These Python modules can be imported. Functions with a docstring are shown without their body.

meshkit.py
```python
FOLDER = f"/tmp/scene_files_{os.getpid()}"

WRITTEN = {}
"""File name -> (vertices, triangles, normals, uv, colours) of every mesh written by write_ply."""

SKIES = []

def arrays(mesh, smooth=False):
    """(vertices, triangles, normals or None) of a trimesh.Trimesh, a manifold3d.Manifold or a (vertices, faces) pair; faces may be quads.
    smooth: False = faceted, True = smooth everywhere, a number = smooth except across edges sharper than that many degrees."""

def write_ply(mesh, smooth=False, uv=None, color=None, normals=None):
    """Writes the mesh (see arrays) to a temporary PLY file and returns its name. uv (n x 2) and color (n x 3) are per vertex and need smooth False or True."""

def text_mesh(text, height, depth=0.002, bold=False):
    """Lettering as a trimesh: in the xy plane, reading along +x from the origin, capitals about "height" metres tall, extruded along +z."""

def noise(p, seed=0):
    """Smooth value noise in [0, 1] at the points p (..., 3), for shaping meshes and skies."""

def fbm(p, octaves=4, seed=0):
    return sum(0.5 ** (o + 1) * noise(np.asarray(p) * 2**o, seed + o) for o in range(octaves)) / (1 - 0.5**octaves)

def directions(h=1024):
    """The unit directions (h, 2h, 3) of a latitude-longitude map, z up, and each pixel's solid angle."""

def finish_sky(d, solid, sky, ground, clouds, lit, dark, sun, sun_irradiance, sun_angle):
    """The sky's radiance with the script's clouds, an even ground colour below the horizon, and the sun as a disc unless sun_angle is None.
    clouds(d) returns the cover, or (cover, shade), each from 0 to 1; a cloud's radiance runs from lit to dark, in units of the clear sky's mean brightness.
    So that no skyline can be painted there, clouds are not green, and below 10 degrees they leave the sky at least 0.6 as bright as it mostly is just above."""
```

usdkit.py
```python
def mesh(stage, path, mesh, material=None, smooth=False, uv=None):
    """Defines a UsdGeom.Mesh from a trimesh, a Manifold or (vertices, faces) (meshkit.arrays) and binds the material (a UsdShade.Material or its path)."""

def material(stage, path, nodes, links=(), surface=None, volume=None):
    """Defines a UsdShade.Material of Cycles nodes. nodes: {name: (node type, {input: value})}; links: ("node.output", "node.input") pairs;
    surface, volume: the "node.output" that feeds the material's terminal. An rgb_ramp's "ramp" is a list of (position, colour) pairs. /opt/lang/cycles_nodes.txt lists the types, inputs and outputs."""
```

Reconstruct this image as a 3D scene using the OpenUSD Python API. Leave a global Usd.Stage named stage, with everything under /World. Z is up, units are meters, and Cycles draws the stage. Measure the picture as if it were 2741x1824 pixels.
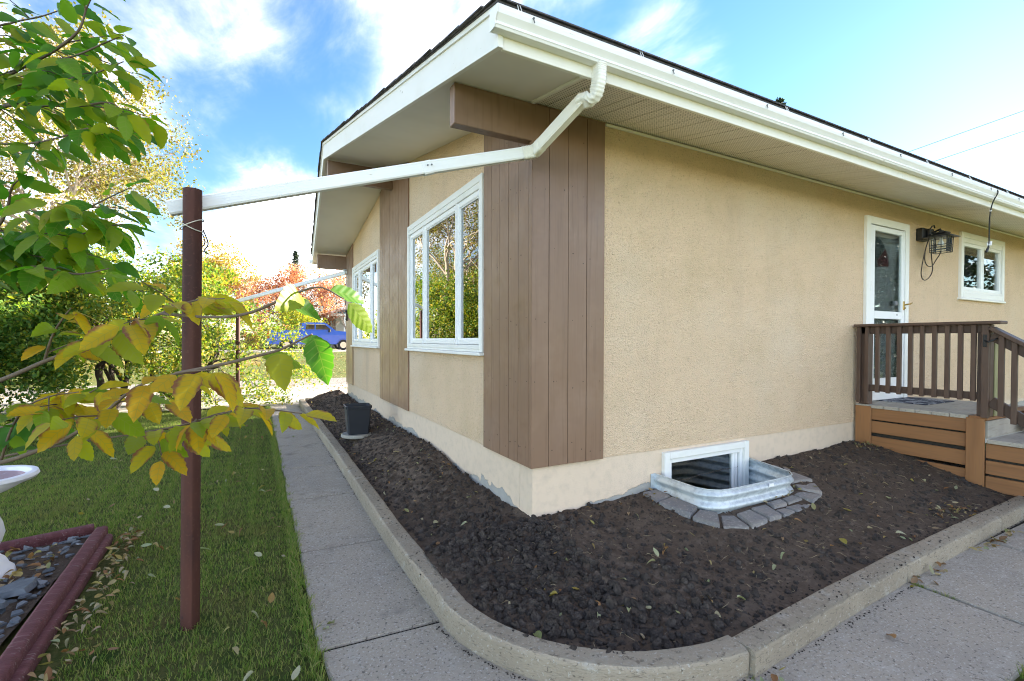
import math, random
import numpy as np, trimesh, usdkit, meshkit
from shapely.geometry import Polygon, Point, LineString, box as sbox
from shapely import contains_xy
from pxr import Usd, UsdGeom, UsdLux, UsdShade, Gf, Sdf, Vt

stage = Usd.Stage.CreateInMemory()
UsdGeom.SetStageUpAxis(stage, UsdGeom.Tokens.z)
UsdGeom.SetStageMetersPerUnit(stage, 1.0)
UsdGeom.Xform.Define(stage, '/World')
UsdGeom.Scope.Define(stage, '/World/Looks')
L = '/World/Looks/'

# ------------------------------------------------------------------ camera, sky, sun, exposure
EXPOSURE = 4.25
SKY_STRENGTH = 0.1
SUN_INTENSITY = 0.52
SKY_VALUE, SKY_SAT, AEROSOL = 0.172, 1.2, 0.05
CLOUD_COLOUR, CLOUD_LO, CLOUD_HI = (3.9, 3.5, 3.2), 0.46, 1.04
SUN_AZ, SUN_EL = math.radians(75.5), math.radians(21.0)
yaw, pitch, roll = math.radians(28.15), math.radians(-0.746), math.radians(0.157)
fwd0 = np.array([math.sin(yaw), math.cos(yaw), 0.0]); right0 = np.array([math.cos(yaw), -math.sin(yaw), 0.0]); zup = np.array([0, 0, 1.0])
fw = fwd0 * math.cos(pitch) + zup * math.sin(pitch); u2 = zup * math.cos(pitch) - fwd0 * math.sin(pitch)
rt = right0 * math.cos(roll) + u2 * math.sin(roll); up_ = u2 * math.cos(roll) - right0 * math.sin(roll)
cam = UsdGeom.Camera.Define(stage, '/World/camera')
cam.CreateHorizontalApertureAttr(36.0); cam.CreateVerticalApertureAttr(36.0 * 681 / 1024)
cam.CreateFocalLengthAttr(16.853); cam.CreateVerticalApertureOffsetAttr(0.21)
cam.CreateClippingRangeAttr(Gf.Vec2f(0.05, 3000)); cam.CreateExposureAttr(EXPOSURE)
CAM = (-1.72, -2.923, 1.48)
cam.AddTransformOp().Set(Gf.Matrix4d(*rt, 0, *up_, 0, *(-fw), 0, *CAM, 1))

sun_dir = np.array([math.sin(SUN_AZ) * math.cos(SUN_EL), math.cos(SUN_AZ) * math.cos(SUN_EL), math.sin(SUN_EL)])
dome = UsdLux.DomeLight.Define(stage, '/World/sky')
# banks of cloud and clear gaps: (direction, inner and outer radius in degrees, change of the cloud noise there)
BANKS = [
    ((0.035, 0.890, 0.455), 8, 30, 0.05),
    ((0.112, 0.858, 0.500), 1, 7, -0.14),
    ((0.003, 0.955, 0.298), 2, 11, -0.2),
    ((0.023, 0.978, 0.207), 2, 10, 0.12),
    ((0.782, 0.432, 0.449), 8, 30, -0.22),
    ((0.886, 0.286, 0.366), 5, 22, -0.14),
    ((0.639, 0.595, 0.487), 1, 8, 0.22),
    ((0.832, 0.425, 0.356), 1, 6, 0.16),
    ((0.928, 0.284, 0.240), 1, 9, 0.16),
    ((0.546, 0.643, 0.537), 2, 9, 0.08),
]
sn = {
    'tc': ('texture_coordinate', {}), 'sep': ('separate_xyz', {}),
    'zz': ('math', {'math_type': 'maximum', 'value2': 0.0}), 'za': ('math', {'math_type': 'add', 'value2': 0.16}),
    'dx': ('math', {'math_type': 'divide'}), 'dy': ('math', {'math_type': 'divide'}), 'cv': ('combine_xyz', {'z': 3.3}),
    'map': ('mapping', {'rotation': (0, 0, 0.9), 'scale': (1.0, 0.55, 1.0), 'location': (1.7, 0.35, 0)}),
    'n1': ('noise_texture', {'scale': 1.15, 'detail': 9.0, 'roughness': 0.58, 'distortion': 0.35}),
    'n2': ('noise_texture', {'scale': 5.5, 'detail': 7.0, 'roughness': 0.62, 'distortion': 0.6}),
    'nm': ('math', {'math_type': 'multiply_add', 'value2': 0.28}),
    'cover': ('map_range', {'range_type': 'smoothstep', 'from_min': CLOUD_LO, 'from_max': CLOUD_HI, 'to_min': 0.0, 'to_max': 0.95, 'clamp': True}),
    'cpow': ('math', {'math_type': 'power', 'value2': 1.7}),
    'sky': ('sky_texture', {'sky_type': 'single_scattering', 'sun_disc': False, 'sun_elevation': SUN_EL, 'sun_rotation': SUN_AZ, 'altitude': 100.0, 'air_density': 1.0, 'aerosol_density': AEROSOL, 'ozone_density': 2.0}),
    'sat': ('hsv', {'saturation': SKY_SAT, 'value': SKY_VALUE}),
    'mixc': ('mix_color', {'blend_type': 'mix', 'b': CLOUD_COLOUR, 'use_clamp': False}),
    'bg': ('background_shader', {'strength': SKY_STRENGTH}),
}
sl = [('tc.generated', 'sep.vector'), ('sep.z', 'zz.value1'), ('zz.value', 'za.value1'), ('sep.x', 'dx.value1'), ('za.value', 'dx.value2'), ('sep.y', 'dy.value1'), ('za.value', 'dy.value2'),
    ('dx.value', 'cv.x'), ('dy.value', 'cv.y'), ('cv.vector', 'map.vector'), ('map.vector', 'n1.vector'), ('map.vector', 'n2.vector'),
    ('n2.fac', 'nm.value1'), ('n1.fac', 'nm.value3'), ('cover.result', 'cpow.value1'), ('cpow.value', 'mixc.fac'),
    ('sky.color', 'sat.color'), ('sat.color', 'mixc.a'), ('mixc.result', 'bg.color')]
last = 'nm.value'
for i, (d, r0, r1, amp) in enumerate(BANKS):
    sn[f'bd{i}'] = ('vector_math', {'math_type': 'dot_product', 'vector2': d})
    sn[f'bm{i}'] = ('map_range', {'range_type': 'smoothstep', 'from_min': math.cos(math.radians(r1)), 'from_max': math.cos(math.radians(r0)), 'to_min': 0.0, 'to_max': amp, 'clamp': True})
    sn[f'ba{i}'] = ('math', {'math_type': 'add'})
    sl += [('tc.generated', f'bd{i}.vector1'), (f'bd{i}.value', f'bm{i}.value'), (last, f'ba{i}.value1'), (f'bm{i}.result', f'ba{i}.value2')]; last = f'ba{i}.value'
sl.append((last, 'cover.value'))
skym = usdkit.material(stage, L + 'sky_look', sn, sl, surface='bg.background')
UsdShade.MaterialBindingAPI.Apply(dome.GetPrim()).Bind(skym)
dome.GetPrim().SetCustomDataByKey('kind', 'structure')
sun = UsdLux.DistantLight.Define(stage, '/World/sun')
sun.CreateIntensityAttr(SUN_INTENSITY); sun.CreateAngleAttr(0.53); sun.CreateNormalizeAttr(True); sun.CreateColorAttr(Gf.Vec3f(1.0, 0.9, 0.76))
zc = sun_dir; xc = np.cross([0, 0, 1], zc); xc /= np.linalg.norm(xc); yc = np.cross(zc, xc)
sun.AddTransformOp().Set(Gf.Matrix4d(*xc, 0, *yc, 0, *zc, 0, 0, 0, 50, 1))

# ------------------------------------------------------------------ helpers
used = {}
def numbered(parent, name):
    k = (str(parent), name); n = used.get(k, 0); used[k] = n + 1
    return name if n == 0 else f'{name}_{n:03d}'
def ppath(parent): return '/World' if parent is None else str(parent.GetPath())
def tag(p, label=None, cat=None, group=None, kind=None):
    for k, v in (('label', label), ('category', cat), ('group', group), ('kind', kind)):
        if v: p.SetCustomDataByKey(k, v)
    return p
PIECES = set()   # materials whose tone varies from piece to piece of one mesh
def vary(g, m, seed=0):
    if m not in PIECES: return
    from scipy.sparse import coo_matrix
    from scipy.sparse.csgraph import connected_components
    f = np.array(g.GetFaceVertexIndicesAttr().Get()).reshape(-1, 3); n = len(g.GetPointsAttr().Get())
    k, lab = connected_components(coo_matrix((np.ones(2 * len(f)), (np.r_[f[:, 0], f[:, 1]], np.r_[f[:, 1], f[:, 2]])), shape=(n, n)), directed=False)
    val = np.random.default_rng(seed + k).uniform(0, 1, k).astype(np.float32)[lab]
    UsdGeom.PrimvarsAPI(g).CreatePrimvar('tone', Sdf.ValueTypeNames.FloatArray, 'vertex').Set(Vt.FloatArray.FromNumpy(val))
def obj(name, mesh, m, parent=None, smooth=False, xf=None, **kw):
    path = ppath(parent) + '/' + numbered(ppath(parent), name)
    g = usdkit.mesh(stage, path, mesh, MATS[m] if isinstance(m, str) else m, smooth)
    if xf is not None: g.AddTransformOp().Set(xf)
    vary(g, m)
    return tag(g.GetPrim(), **kw)
def thing(name, parent=None, **kw):
    path = ppath(parent) + '/' + numbered(ppath(parent), name)
    return tag(UsdGeom.Xform.Define(stage, path).GetPrim(), **kw)
def copy_of(src, name, xf, **kw):
    path = '/World/' + numbered('/World', name)
    x = UsdGeom.Xform.Define(stage, path); x.GetPrim().GetReferences().AddInternalReference(src.GetPath()); x.GetPrim().SetInstanceable(True)
    x.ClearXformOpOrder() if False else None
    x.MakeMatrixXform().Set(xf)
    return tag(x.GetPrim(), **kw)
def mat4(R=None, t=(0, 0, 0), s=1.0):
    R = np.eye(3) if R is None else np.asarray(R)
    A = (R * s).T
    return Gf.Matrix4d(*A[0], 0, *A[1], 0, *A[2], 0, *map(float, t), 1)
def rotz(a): c, s = math.cos(a), math.sin(a); return np.array([[c, -s, 0], [s, c, 0], [0, 0, 1.0]])

def cat(parts):
    vs, fs, n = [], [], 0
    for v, f in parts:
        vs.append(np.asarray(v, float)); fs.append(np.asarray(f, int) + n); n += len(v)
    return np.vstack(vs), np.vstack(fs)
def _template():
    v = cvert(0, 1, 0, 1, 0, 1, .1); h = trimesh.Trimesh(v, process=False).convex_hull if False else trimesh.convex.convex_hull(v)
    idx = [int(np.argmin(((v - p) ** 2).sum(1))) for p in h.vertices]
    return np.array(idx)[h.faces]
def cvert(x0, x1, y0, y1, z0, z1, c):
    lo, hi = np.array([x0, y0, z0], float), np.array([x1, y1, z1], float); out = []
    c = min(c, *((hi - lo) * .45))
    for s in np.ndindex(2, 2, 2):
        p = np.where(s, hi, lo); q = np.where(s, hi - c, lo + c)
        for k in range(3):
            w = q.copy(); w[k] = p[k]; out.append(w)
    return np.array(out)
CF = _template()
BF = np.array([[0, 1, 3], [0, 3, 2], [4, 6, 7], [4, 7, 5], [0, 4, 5], [0, 5, 1], [2, 3, 7], [2, 7, 6], [0, 2, 6], [0, 6, 4], [1, 5, 7], [1, 7, 3]])
def cb(x0, x1, y0, y1, z0, z1, c=.004):
    x0, x1 = sorted((x0, x1)); y0, y1 = sorted((y0, y1)); z0, z1 = sorted((z0, z1))
    if c <= 0: return np.array([[(x0, x1)[i], (y0, y1)[j], (z0, z1)[k]] for i, j, k in np.ndindex(2, 2, 2)]), BF
    return cvert(x0, x1, y0, y1, z0, z1, c), CF
def tf(m, R=None, t=(0, 0, 0)):
    v = np.asarray(m[0], float)
    if R is not None: v = v @ np.asarray(R).T
    return v + np.asarray(t, float), m[1]
def frame(d, up=(0, 0, 1)):
    d = np.asarray(d, float); d = d / np.linalg.norm(d)
    s = np.cross(d, up); n = np.linalg.norm(s)
    s = np.cross(d, (1, 0, 0)) if n < 1e-4 else s
    s /= np.linalg.norm(s); return d, s, np.cross(s, d)
def bar(p0, p1, w, h, up=(0, 0, 1), c=.003):
    """A chamfered board from p0 to p1, w wide sideways, h tall."""
    p0, p1 = np.asarray(p0, float), np.asarray(p1, float); d, s, u = frame(p1 - p0, up); ln = np.linalg.norm(p1 - p0)
    return tf(cb(0, ln, -w / 2, w / 2, -h / 2, h / 2, c), np.stack([d, -s, u], 1), p0)
def sweep(profile, path, up=(0, 0, 1), cap=True):
    """A closed 2-D profile (side, up) swept along a polyline."""
    P = np.asarray(path, float); pr = np.asarray(profile, float); n = len(pr); V = []
    for i, p in enumerate(P):
        a = P[i] - P[i - 1] if i else P[1] - P[0]; b = P[i + 1] - P[i] if i < len(P) - 1 else a
        a = a / np.linalg.norm(a); b = b / np.linalg.norm(b); t = a + b
        d, s, u = frame(t, up); k = 1 / max(.5, math.sqrt(max(1e-6, (1 + a @ b) / 2)))
        V.append(p + np.outer(pr[:, 0] * k, s) + np.outer(pr[:, 1], u))
    V = np.vstack(V); F = []
    for i in range(len(P) - 1):
        for j in range(n):
            a, b = i * n + j, i * n + (j + 1) % n
            F += [[a, b, b + n], [a, b + n, a + n]]
    if cap:
        c = len(V); V = np.vstack([V, V[:n].mean(0), V[-n:].mean(0)])
        for j in range(n):
            F += [[c, (j + 1) % n, j], [c + 1, (len(P) - 1) * n + j, (len(P) - 1) * n + (j + 1) % n]]
    return V, np.array(F)
def tube(path, r, n=8, cap=True):
    P = np.asarray(path, float); r = np.broadcast_to(np.asarray(r, float), len(P)); V = []; s = None
    ang = np.arange(n) * 2 * math.pi / n
    for i, p in enumerate(P):
        t = P[min(i + 1, len(P) - 1)] - P[max(i - 1, 0)]; t = t / (np.linalg.norm(t) + 1e-12)
        if s is None:
            s = np.cross(t, (0, 0, 1)); s = np.cross(t, (1, 0, 0)) if np.linalg.norm(s) < 1e-3 else s
        s = s - t * (s @ t); s /= np.linalg.norm(s); u = np.cross(t, s)
        V.append(p + r[i] * (np.outer(np.cos(ang), s) + np.outer(np.sin(ang), u)))
    V = np.vstack(V); F = []
    j = np.arange(n); k = (j + 1) % n
    for i in range(len(P) - 1):
        a = i * n
        F.append(np.stack([a + j, a + k, a + n + k], 1)); F.append(np.stack([a + j, a + n + k, a + n + j], 1))
    if cap:
        c = len(V); V = np.vstack([V, P[0], P[-1]]); e = (len(P) - 1) * n
        F.append(np.stack([np.full(n, c), k, j], 1)); F.append(np.stack([np.full(n, c + 1), e + j, e + k], 1))
    return V, np.vstack(F)
def lathe(prof, n=32, at=(0, 0, 0)):
    prof = np.asarray(prof, float); m = len(prof); ang = np.arange(n) * 2 * math.pi / n
    V = np.vstack([np.stack([r * np.cos(ang), r * np.sin(ang), np.full(n, z)], 1) for r, z in prof]) + np.asarray(at, float); F = []
    j = np.arange(n); k = (j + 1) % n
    for i in range(m - 1):
        a = i * n; F.append(np.stack([a + j, a + k, a + n + k], 1)); F.append(np.stack([a + j, a + n + k, a + n + j], 1))
    return V, np.vstack(F)
def prism(poly, h):
    """A shapely polygon extruded by h: (v, f) in x, y, z."""
    m = trimesh.creation.extrude_polygon(poly, h, engine='earcut'); return np.array(m.vertices), np.array(m.faces)
def on_x(m, x0):  # prism's (a, b, h) -> x = x0 + h, y = a, z = b
    v = m[0]; return np.stack([x0 + v[:, 2], v[:, 0], v[:, 1]], 1), m[1]
def on_y(m, y0):  # prism's (a, b, h) -> x = a, y = y0 + h, z = b
    v = m[0]; return np.stack([v[:, 0], y0 + v[:, 2], v[:, 1]], 1), m[1][:, ::-1]
def smooth01(t): t = np.clip(t, 0, 1); return t * t * (3 - 2 * t)
def jitter(m, amp, scale, seed=0):
    v = np.array(m[0]); 
    d = np.stack([meshkit.fbm(v * scale + 7.3 * k, 3, seed + k) - .5 for k in range(3)], 1); return v + d * 2 * amp, m[1]
def fine(m, e):
    """Splits long edges so that a shape can be roughened."""
    v, f = trimesh.remesh.subdivide_to_size(m[0], m[1], e); return v, f

# ------------------------------------------------------------------ materials
MATS = {}
def mk(name, base, cols=(), rough=.6, bumps=(), metallic=0., spec=.5, coord='pos', trans=None, rough_var=None, coat=0., rnd=None, isl=None):
    """base colour, then layers (noise scale, low, high, colour, stretch); bumps (kind, scale, distance, stretch)."""
    nd, ln = {'geo': ('geometry', {}), 'tc': ('texture_coordinate', {}), 'oi': ('object_info', {}), 'c0': ('color', {'value': base})}, []
    src = 'geo.position' if coord == 'pos' else 'tc.object'
    last = 'c0.color'
    if rnd or isl:
        nd['rr'] = ('rgb_ramp', {'ramp': rnd or isl}); ln.append(('oi.random' if rnd else 'at.fac', 'rr.fac')); last = 'rr.color'; nd['at'] = ('attribute', {'attribute': 'tone'})
        if isl: PIECES.add(name)
    def noise(i, scale, stretch, detail=5.0, rg=.6, tag_='m', kind='noise'):
        nd[f'{tag_}p{i}'] = ('mapping', {'scale': tuple(stretch), 'location': (i * 1.7, i * .9, i * 2.3)}); ln.append((src, f'{tag_}p{i}.vector'))
        if kind == 'noise': nd[f'{tag_}n{i}'] = ('noise_texture', {'scale': float(scale), 'detail': float(detail), 'roughness': rg}); out = 'fac'
        elif kind == 'voronoi': nd[f'{tag_}n{i}'] = ('voronoi_texture', {'scale': float(scale), 'feature': 'f1'}); out = 'distance'
        else: nd[f'{tag_}n{i}'] = ('wave_texture', {'scale': float(scale), 'distortion': 4.0, 'detail': 3.0, 'detail_scale': 1.5, 'bands_direction': 'x'}); out = 'fac'
        ln.append((f'{tag_}p{i}.vector', f'{tag_}n{i}.vector')); return f'{tag_}n{i}.{out}'
    for i, layer in enumerate(cols):
        sc, lo, hi, col = layer[:4]; st = layer[4] if len(layer) > 4 else (1, 1, 1); kind = layer[5] if len(layer) > 5 else 'noise'
        o = noise(i, sc, st, kind=kind)
        nd[f'r{i}'] = ('map_range', {'range_type': 'smoothstep', 'from_min': float(lo), 'from_max': float(hi), 'clamp': True}); ln.append((o, f'r{i}.value'))
        nd[f'x{i}'] = ('mix_color', {'b': col}); ln += [(f'r{i}.result', f'x{i}.fac'), (last, f'x{i}.a')]; last = f'x{i}.result'
    nrm = None
    for i, b in enumerate(bumps):
        kind, sc, dist = b[:3]; st = b[3] if len(b) > 3 else (1, 1, 1)
        o = noise(i, sc, st, 4.0, .65, 'b', kind)
        nd[f'bu{i}'] = ('bump', {'strength': 1.0, 'distance': float(dist)}); ln.append((o, f'bu{i}.height'))
        if nrm: ln.append((nrm, f'bu{i}.normal'))
        nrm = f'bu{i}.normal'
    nd['p'] = ('principled_bsdf', {'roughness': float(rough), 'metallic': float(metallic), 'specular_ior_level': float(spec), 'coat_weight': float(coat)})
    ln.append((last, 'p.base_color'))
    if nrm: ln.append((nrm, 'p.normal'))
    if rough_var:
        o = noise(0, rough_var[0], (1, 1, 1), tag_='q'); nd['rv'] = ('map_range', {'from_min': .3, 'from_max': .7, 'to_min': rough_var[1], 'to_max': rough_var[2]}); ln += [(o, 'rv.value'), ('rv.result', 'p.roughness')]
    surf = 'p.BSDF'
    if trans:
        nd['tl'] = ('translucent_bsdf', {}); nd['ts'] = ('mix_color', {'blend_type': 'multiply', 'fac': 1.0, 'b': (1.15, 1.2, .55), 'use_clamp': False}); nd['mx'] = ('mix_closure', {'fac': float(trans)})
        ln += [(last, 'ts.a'), ('ts.result', 'tl.color'), ('p.BSDF', 'mx.closure1'), ('tl.BSDF', 'mx.closure2')]; surf = 'mx.closure'
    MATS[name] = usdkit.material(stage, L + name, nd, ln, surface=surf); return MATS[name]

TAN = (.77, .575, .395)
mk('stucco', TAN, [(1.3, .42, .75, (.68, .51, .335)), (2.2, .52, .78, (.66, .495, .345), (1, 1, .22)), (.55, .5, .7, (.76, .60, .44)), (9, .5, .8, (.75, .57, .40)), (75, .56, .74, (.47, .35, .235))], rough=.9, bumps=[('noise', 60, .015), ('voronoi', 85, .008)], spec=.2)
mk('stucco_trowelled', TAN, [(1.7, .42, .75, (.66, .505, .33)), (9, .5, .8, (.75, .57, .40))], rough=.88, bumps=[('noise', 60, .004), ('noise', 14, .006)], spec=.2)
mk('brown_paint', (.215, .13, .085), [(2.5, .45, .75, (.25, .16, .112)), (28, .52, .74, (.175, .104, .068), (1, 1, .05)), (30, .70, .735, (.05, .03, .02), (1, 1, .6)), (1.1, .55, .75, (.24, .165, .125))], rough=.36, bumps=[('noise', 40, .0012, (1, 1, .05))], spec=.5, rough_var=(3, .27, .48))
mk('white_paint', (.80, .79, .76), [(3, .5, .8, (.74, .73, .68)), (30, .68, .78, (.5, .47, .40))], rough=.45, bumps=[('noise', 30, .0006)])
mk('fascia_paint', (.80, .79, .75), [(2, .5, .8, (.74, .72, .66)), (9, .70, .73, (.36, .31, .22), (1, .35, 1)), (45, .70, .76, (.45, .42, .34))], rough=.55, bumps=[('noise', 25, .001)])
mk('white_vinyl', (.83, .83, .83), [(6, .5, .9, (.78, .78, .77))], rough=.3)
mk('cream_metal', (.81, .79, .73), [(3, .5, .8, (.77, .75, .68)), (40, .7, .76, (.45, .41, .33))], rough=.35)
mk('gutter_metal', (.83, .83, .83), [(2.5, .5, .8, (.78, .77, .75)), (14, .68, .74, (.52, .47, .38), (.2, 1, 1))], rough=.33)
mk('soffit_board', (.76, .72, .65), [(1.5, .4, .8, (.70, .66, .59)), (25, .72, .8, (.4, .36, .3))], rough=.7, bumps=[('noise', 40, .001)])
mk('soffit_vinyl', (.62, .58, .51), [(3, .5, .8, (.56, .52, .45))], rough=.6)
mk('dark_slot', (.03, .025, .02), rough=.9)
mk('shingle', (.055, .05, .052), [(30, .4, .7, (.10, .09, .09)), (300, .55, .7, (.16, .14, .14))], rough=.95, bumps=[('noise', 300, .003)])
mk('concrete_walk', (.45, .385, .315), [(1.1, .4, .7, (.385, .335, .285)), (9, .5, .75, (.48, .425, .365)), (75, .56, .66, (.62, .58, .52)), (62, .56, .68, (.17, .15, .125)), (2.6, .58, .72, (.29, .255, .215))], rough=.9, bumps=[('noise', 60, .016), ('noise', 12, .008)], spec=.25)
mk('concrete_kerb', (.37, .31, .235), [(1.6, .4, .7, (.30, .25, .19)), (8, .55, .75, (.44, .40, .34)), (26, .55, .68, (.20, .165, .125), (1, 1, 5)), (70, .58, .68, (.47, .43, .37)), (55, .60, .70, (.14, .115, .09))], rough=.92, bumps=[('noise', 50, .014, (1, 1, 3)), ('noise', 16, .010)], spec=.25)
mk('concrete_drive', (.31, .29, .255), [(.7, .4, .7, (.31, .30, .27)), (40, .6, .7, (.42, .40, .36))], rough=.9, bumps=[('noise', 90, .003)], spec=.25)
mk('joint_dirt', (.028, .024, .019), [(20, .5, .7, (.05, .055, .022))], rough=1)
mk('soil', (.098, .070, .052), [(2.0, .45, .7, (.13, .096, .073)), (22, .5, .72, (.165, .125, .098)), (40, .55, .70, (.045, .033, .027)), (60, .64, .72, (.24, .20, .16))], rough=.97, bumps=[('noise', 45, .017), ('noise', 150, .006)], spec=.25)
mk('clod', (.046, .036, .031), [(18, .45, .72, (.092, .074, .063)), (150, .68, .75, (.13, .11, .085))], rough=.95, bumps=[('noise', 90, .008), ('noise', 300, .004)], spec=.3, coord='pos')
mk('straw', (.42, .33, .20), [(20, .45, .6, (.27, .2, .12))], rough=.8)
mk('grass', (.06, .1, .02), [(1.3, .50, .80, (.25, .23, .09))], rough=.55, isl=[(0, (.14, .235, .045)), (.5, (.215, .32, .068)), (.8, (.33, .36, .10)), (1, (.47, .40, .19))], spec=.35, trans=.42)
mk('lawn', (.12, .135, .045), [(1.1, .42, .7, (.15, .13, .05)), (30, .45, .7, (.06, .085, .022)), (3, .5, .7, (.05, .09, .02)), (40, .70, .74, (.36, .27, .07))], rough=.95, bumps=[('noise', 80, .03)], spec=.1)
mk('dry_lawn', (.17, .14, .045), [(.5, .4, .7, (.10, .12, .035)), (30, .55, .7, (.36, .27, .08)), (6, .5, .7, (.25, .19, .06))], rough=.95, bumps=[('noise', 80, .03)], spec=.1)
mk('gravel', (.24, .225, .21), [(30, .45, .6, (.12, .11, .10)), (70, .55, .65, (.36, .34, .32)), (14, .66, .72, (.36, .27, .08))], rough=.95, bumps=[('voronoi', 40, .03)], spec=.2)
mk('asphalt', (.11, .108, .105), [(.4, .4, .7, (.14, .135, .13)), (60, .6, .7, (.18, .17, .16))], rough=.9, bumps=[('noise', 120, .004)])
mk('rust', (.075, .024, .016), [(6, .45, .7, (.043, .014, .011), (1, 1, .35)), (60, .55, .72, (.095, .036, .025)), (25, .66, .74, (.028, .012, .011))], rough=.72, bumps=[('noise', 220, .0015)], spec=.4)
mk('cedar', (.27, .122, .045), [(3, .4, .7, (.195, .083, .030), (1, .25, 4)), (45, .5, .75, (.21, .10, .042), (1, .08, 2.2)), (7, .66, .72, (.085, .035, .014))], rough=.6, bumps=[('noise', 50, .0015, (1, .1, 2))])
mk('cedar_post', (.285, .13, .048), [(3, .4, .7, (.215, .095, .034), (3, 3, .25)), (45, .5, .75, (.23, .11, .048), (2, 2, .08)), (8, .68, .73, (.085, .035, .014))], rough=.6, bumps=[('noise', 50, .0015, (2, 2, .1))])
mk('deck_grey', (.40, .36, .30), [(4, .4, .7, (.33, .30, .26)), (50, .5, .7, (.27, .24, .2), (.1, 1, 1))], rough=.8, bumps=[('noise', 60, .001)])
mk('green_lumber', (.36, .34, .17), [(4, .4, .7, (.30, .29, .14))], rough=.7)
mk('deck_brown', (.078, .042, .028), [(4, .4, .7, (.09, .052, .036)), (40, .5, .75, (.058, .031, .021), (1, 1, .1))], rough=.5, bumps=[('noise', 60, .0008, (1, 1, .1))])
mk('black_metal', (.012, .012, .013), rough=.45)
mk('cord_brown', (.06, .043, .032), rough=.6)
mk('cable_black', (.012, .012, .012), rough=.5)
mk('brass', (.65, .45, .16), metallic=1., rough=.25)
mk('galvanised', (.62, .66, .68), [(22, .45, .6, (.50, .54, .57)), (6, .55, .75, (.44, .46, .46))], metallic=.7, rough=.5, rough_var=(25, .42, .62), bumps=[('noise', 30, .0008)])
mk('paver', (.235, .225, .235), [(3, .45, .65, (.20, .195, .21)), (50, .52, .68, (.36, .33, .31)), (12, .62, .74, (.13, .105, .085))], rough=.9, bumps=[('noise', 50, .012)], rnd=[(0, (.22, .205, .20)), (.5, (.265, .245, .235)), (1, (.31, .275, .255))])
mk('black_plastic', (.014, .016, .022), [(6, .55, .8, (.03, .03, .034))], rough=.42)
mk('birdbath_white', (.78, .77, .80), [(5, .5, .8, (.70, .69, .72)), (35, .68, .76, (.45, .42, .42))], rough=.6, bumps=[('noise', 120, .001)])
mk('birdbath_stain', (.36, .25, .26), [(14, .45, .65, (.56, .47, .48)), (40, .6, .7, (.22, .15, .14))], rough=.7)
mk('timber_red', (.125, .036, .040), [(9, .45, .65, (.17, .055, .062), (3, .35, 3)), (28, .58, .70, (.26, .17, .165), (3, .2, 3)), (30, .64, .72, (.03, .014, .014), (4, .12, 4))], rough=.8, bumps=[('noise', 30, .010, (4, .15, 4)), ('noise', 90, .003)], coord='obj')
mk('slate', (.10, .115, .14), [(12, .45, .7, (.15, .165, .19)), (50, .6, .75, (.07, .08, .095))], rough=.6, bumps=[('noise', 60, .004)], rnd=[(0, (.075, .09, .115)), (.6, (.12, .135, .16)), (1, (.19, .2, .22))])
mk('bark_dark', (.040, .030, .025), [(25, .5, .7, (.07, .055, .045), (1, 1, .3))], rough=.95, bumps=[('noise', 40, .01, (1, 1, .3))])
mk('bark_grey', (.17, .14, .115), [(12, .5, .7, (.10, .08, .065), (1, 1, .3))], rough=.95, bumps=[('noise', 25, .02, (1, 1, .3))])
mk('bark_pale', (.36, .30, .24), [(12, .5, .7, (.22, .18, .14), (1, 1, .3))], rough=.95)
mk('twig', (.11, .075, .05), [(30, .5, .7, (.16, .115, .08))], rough=.8)
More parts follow.
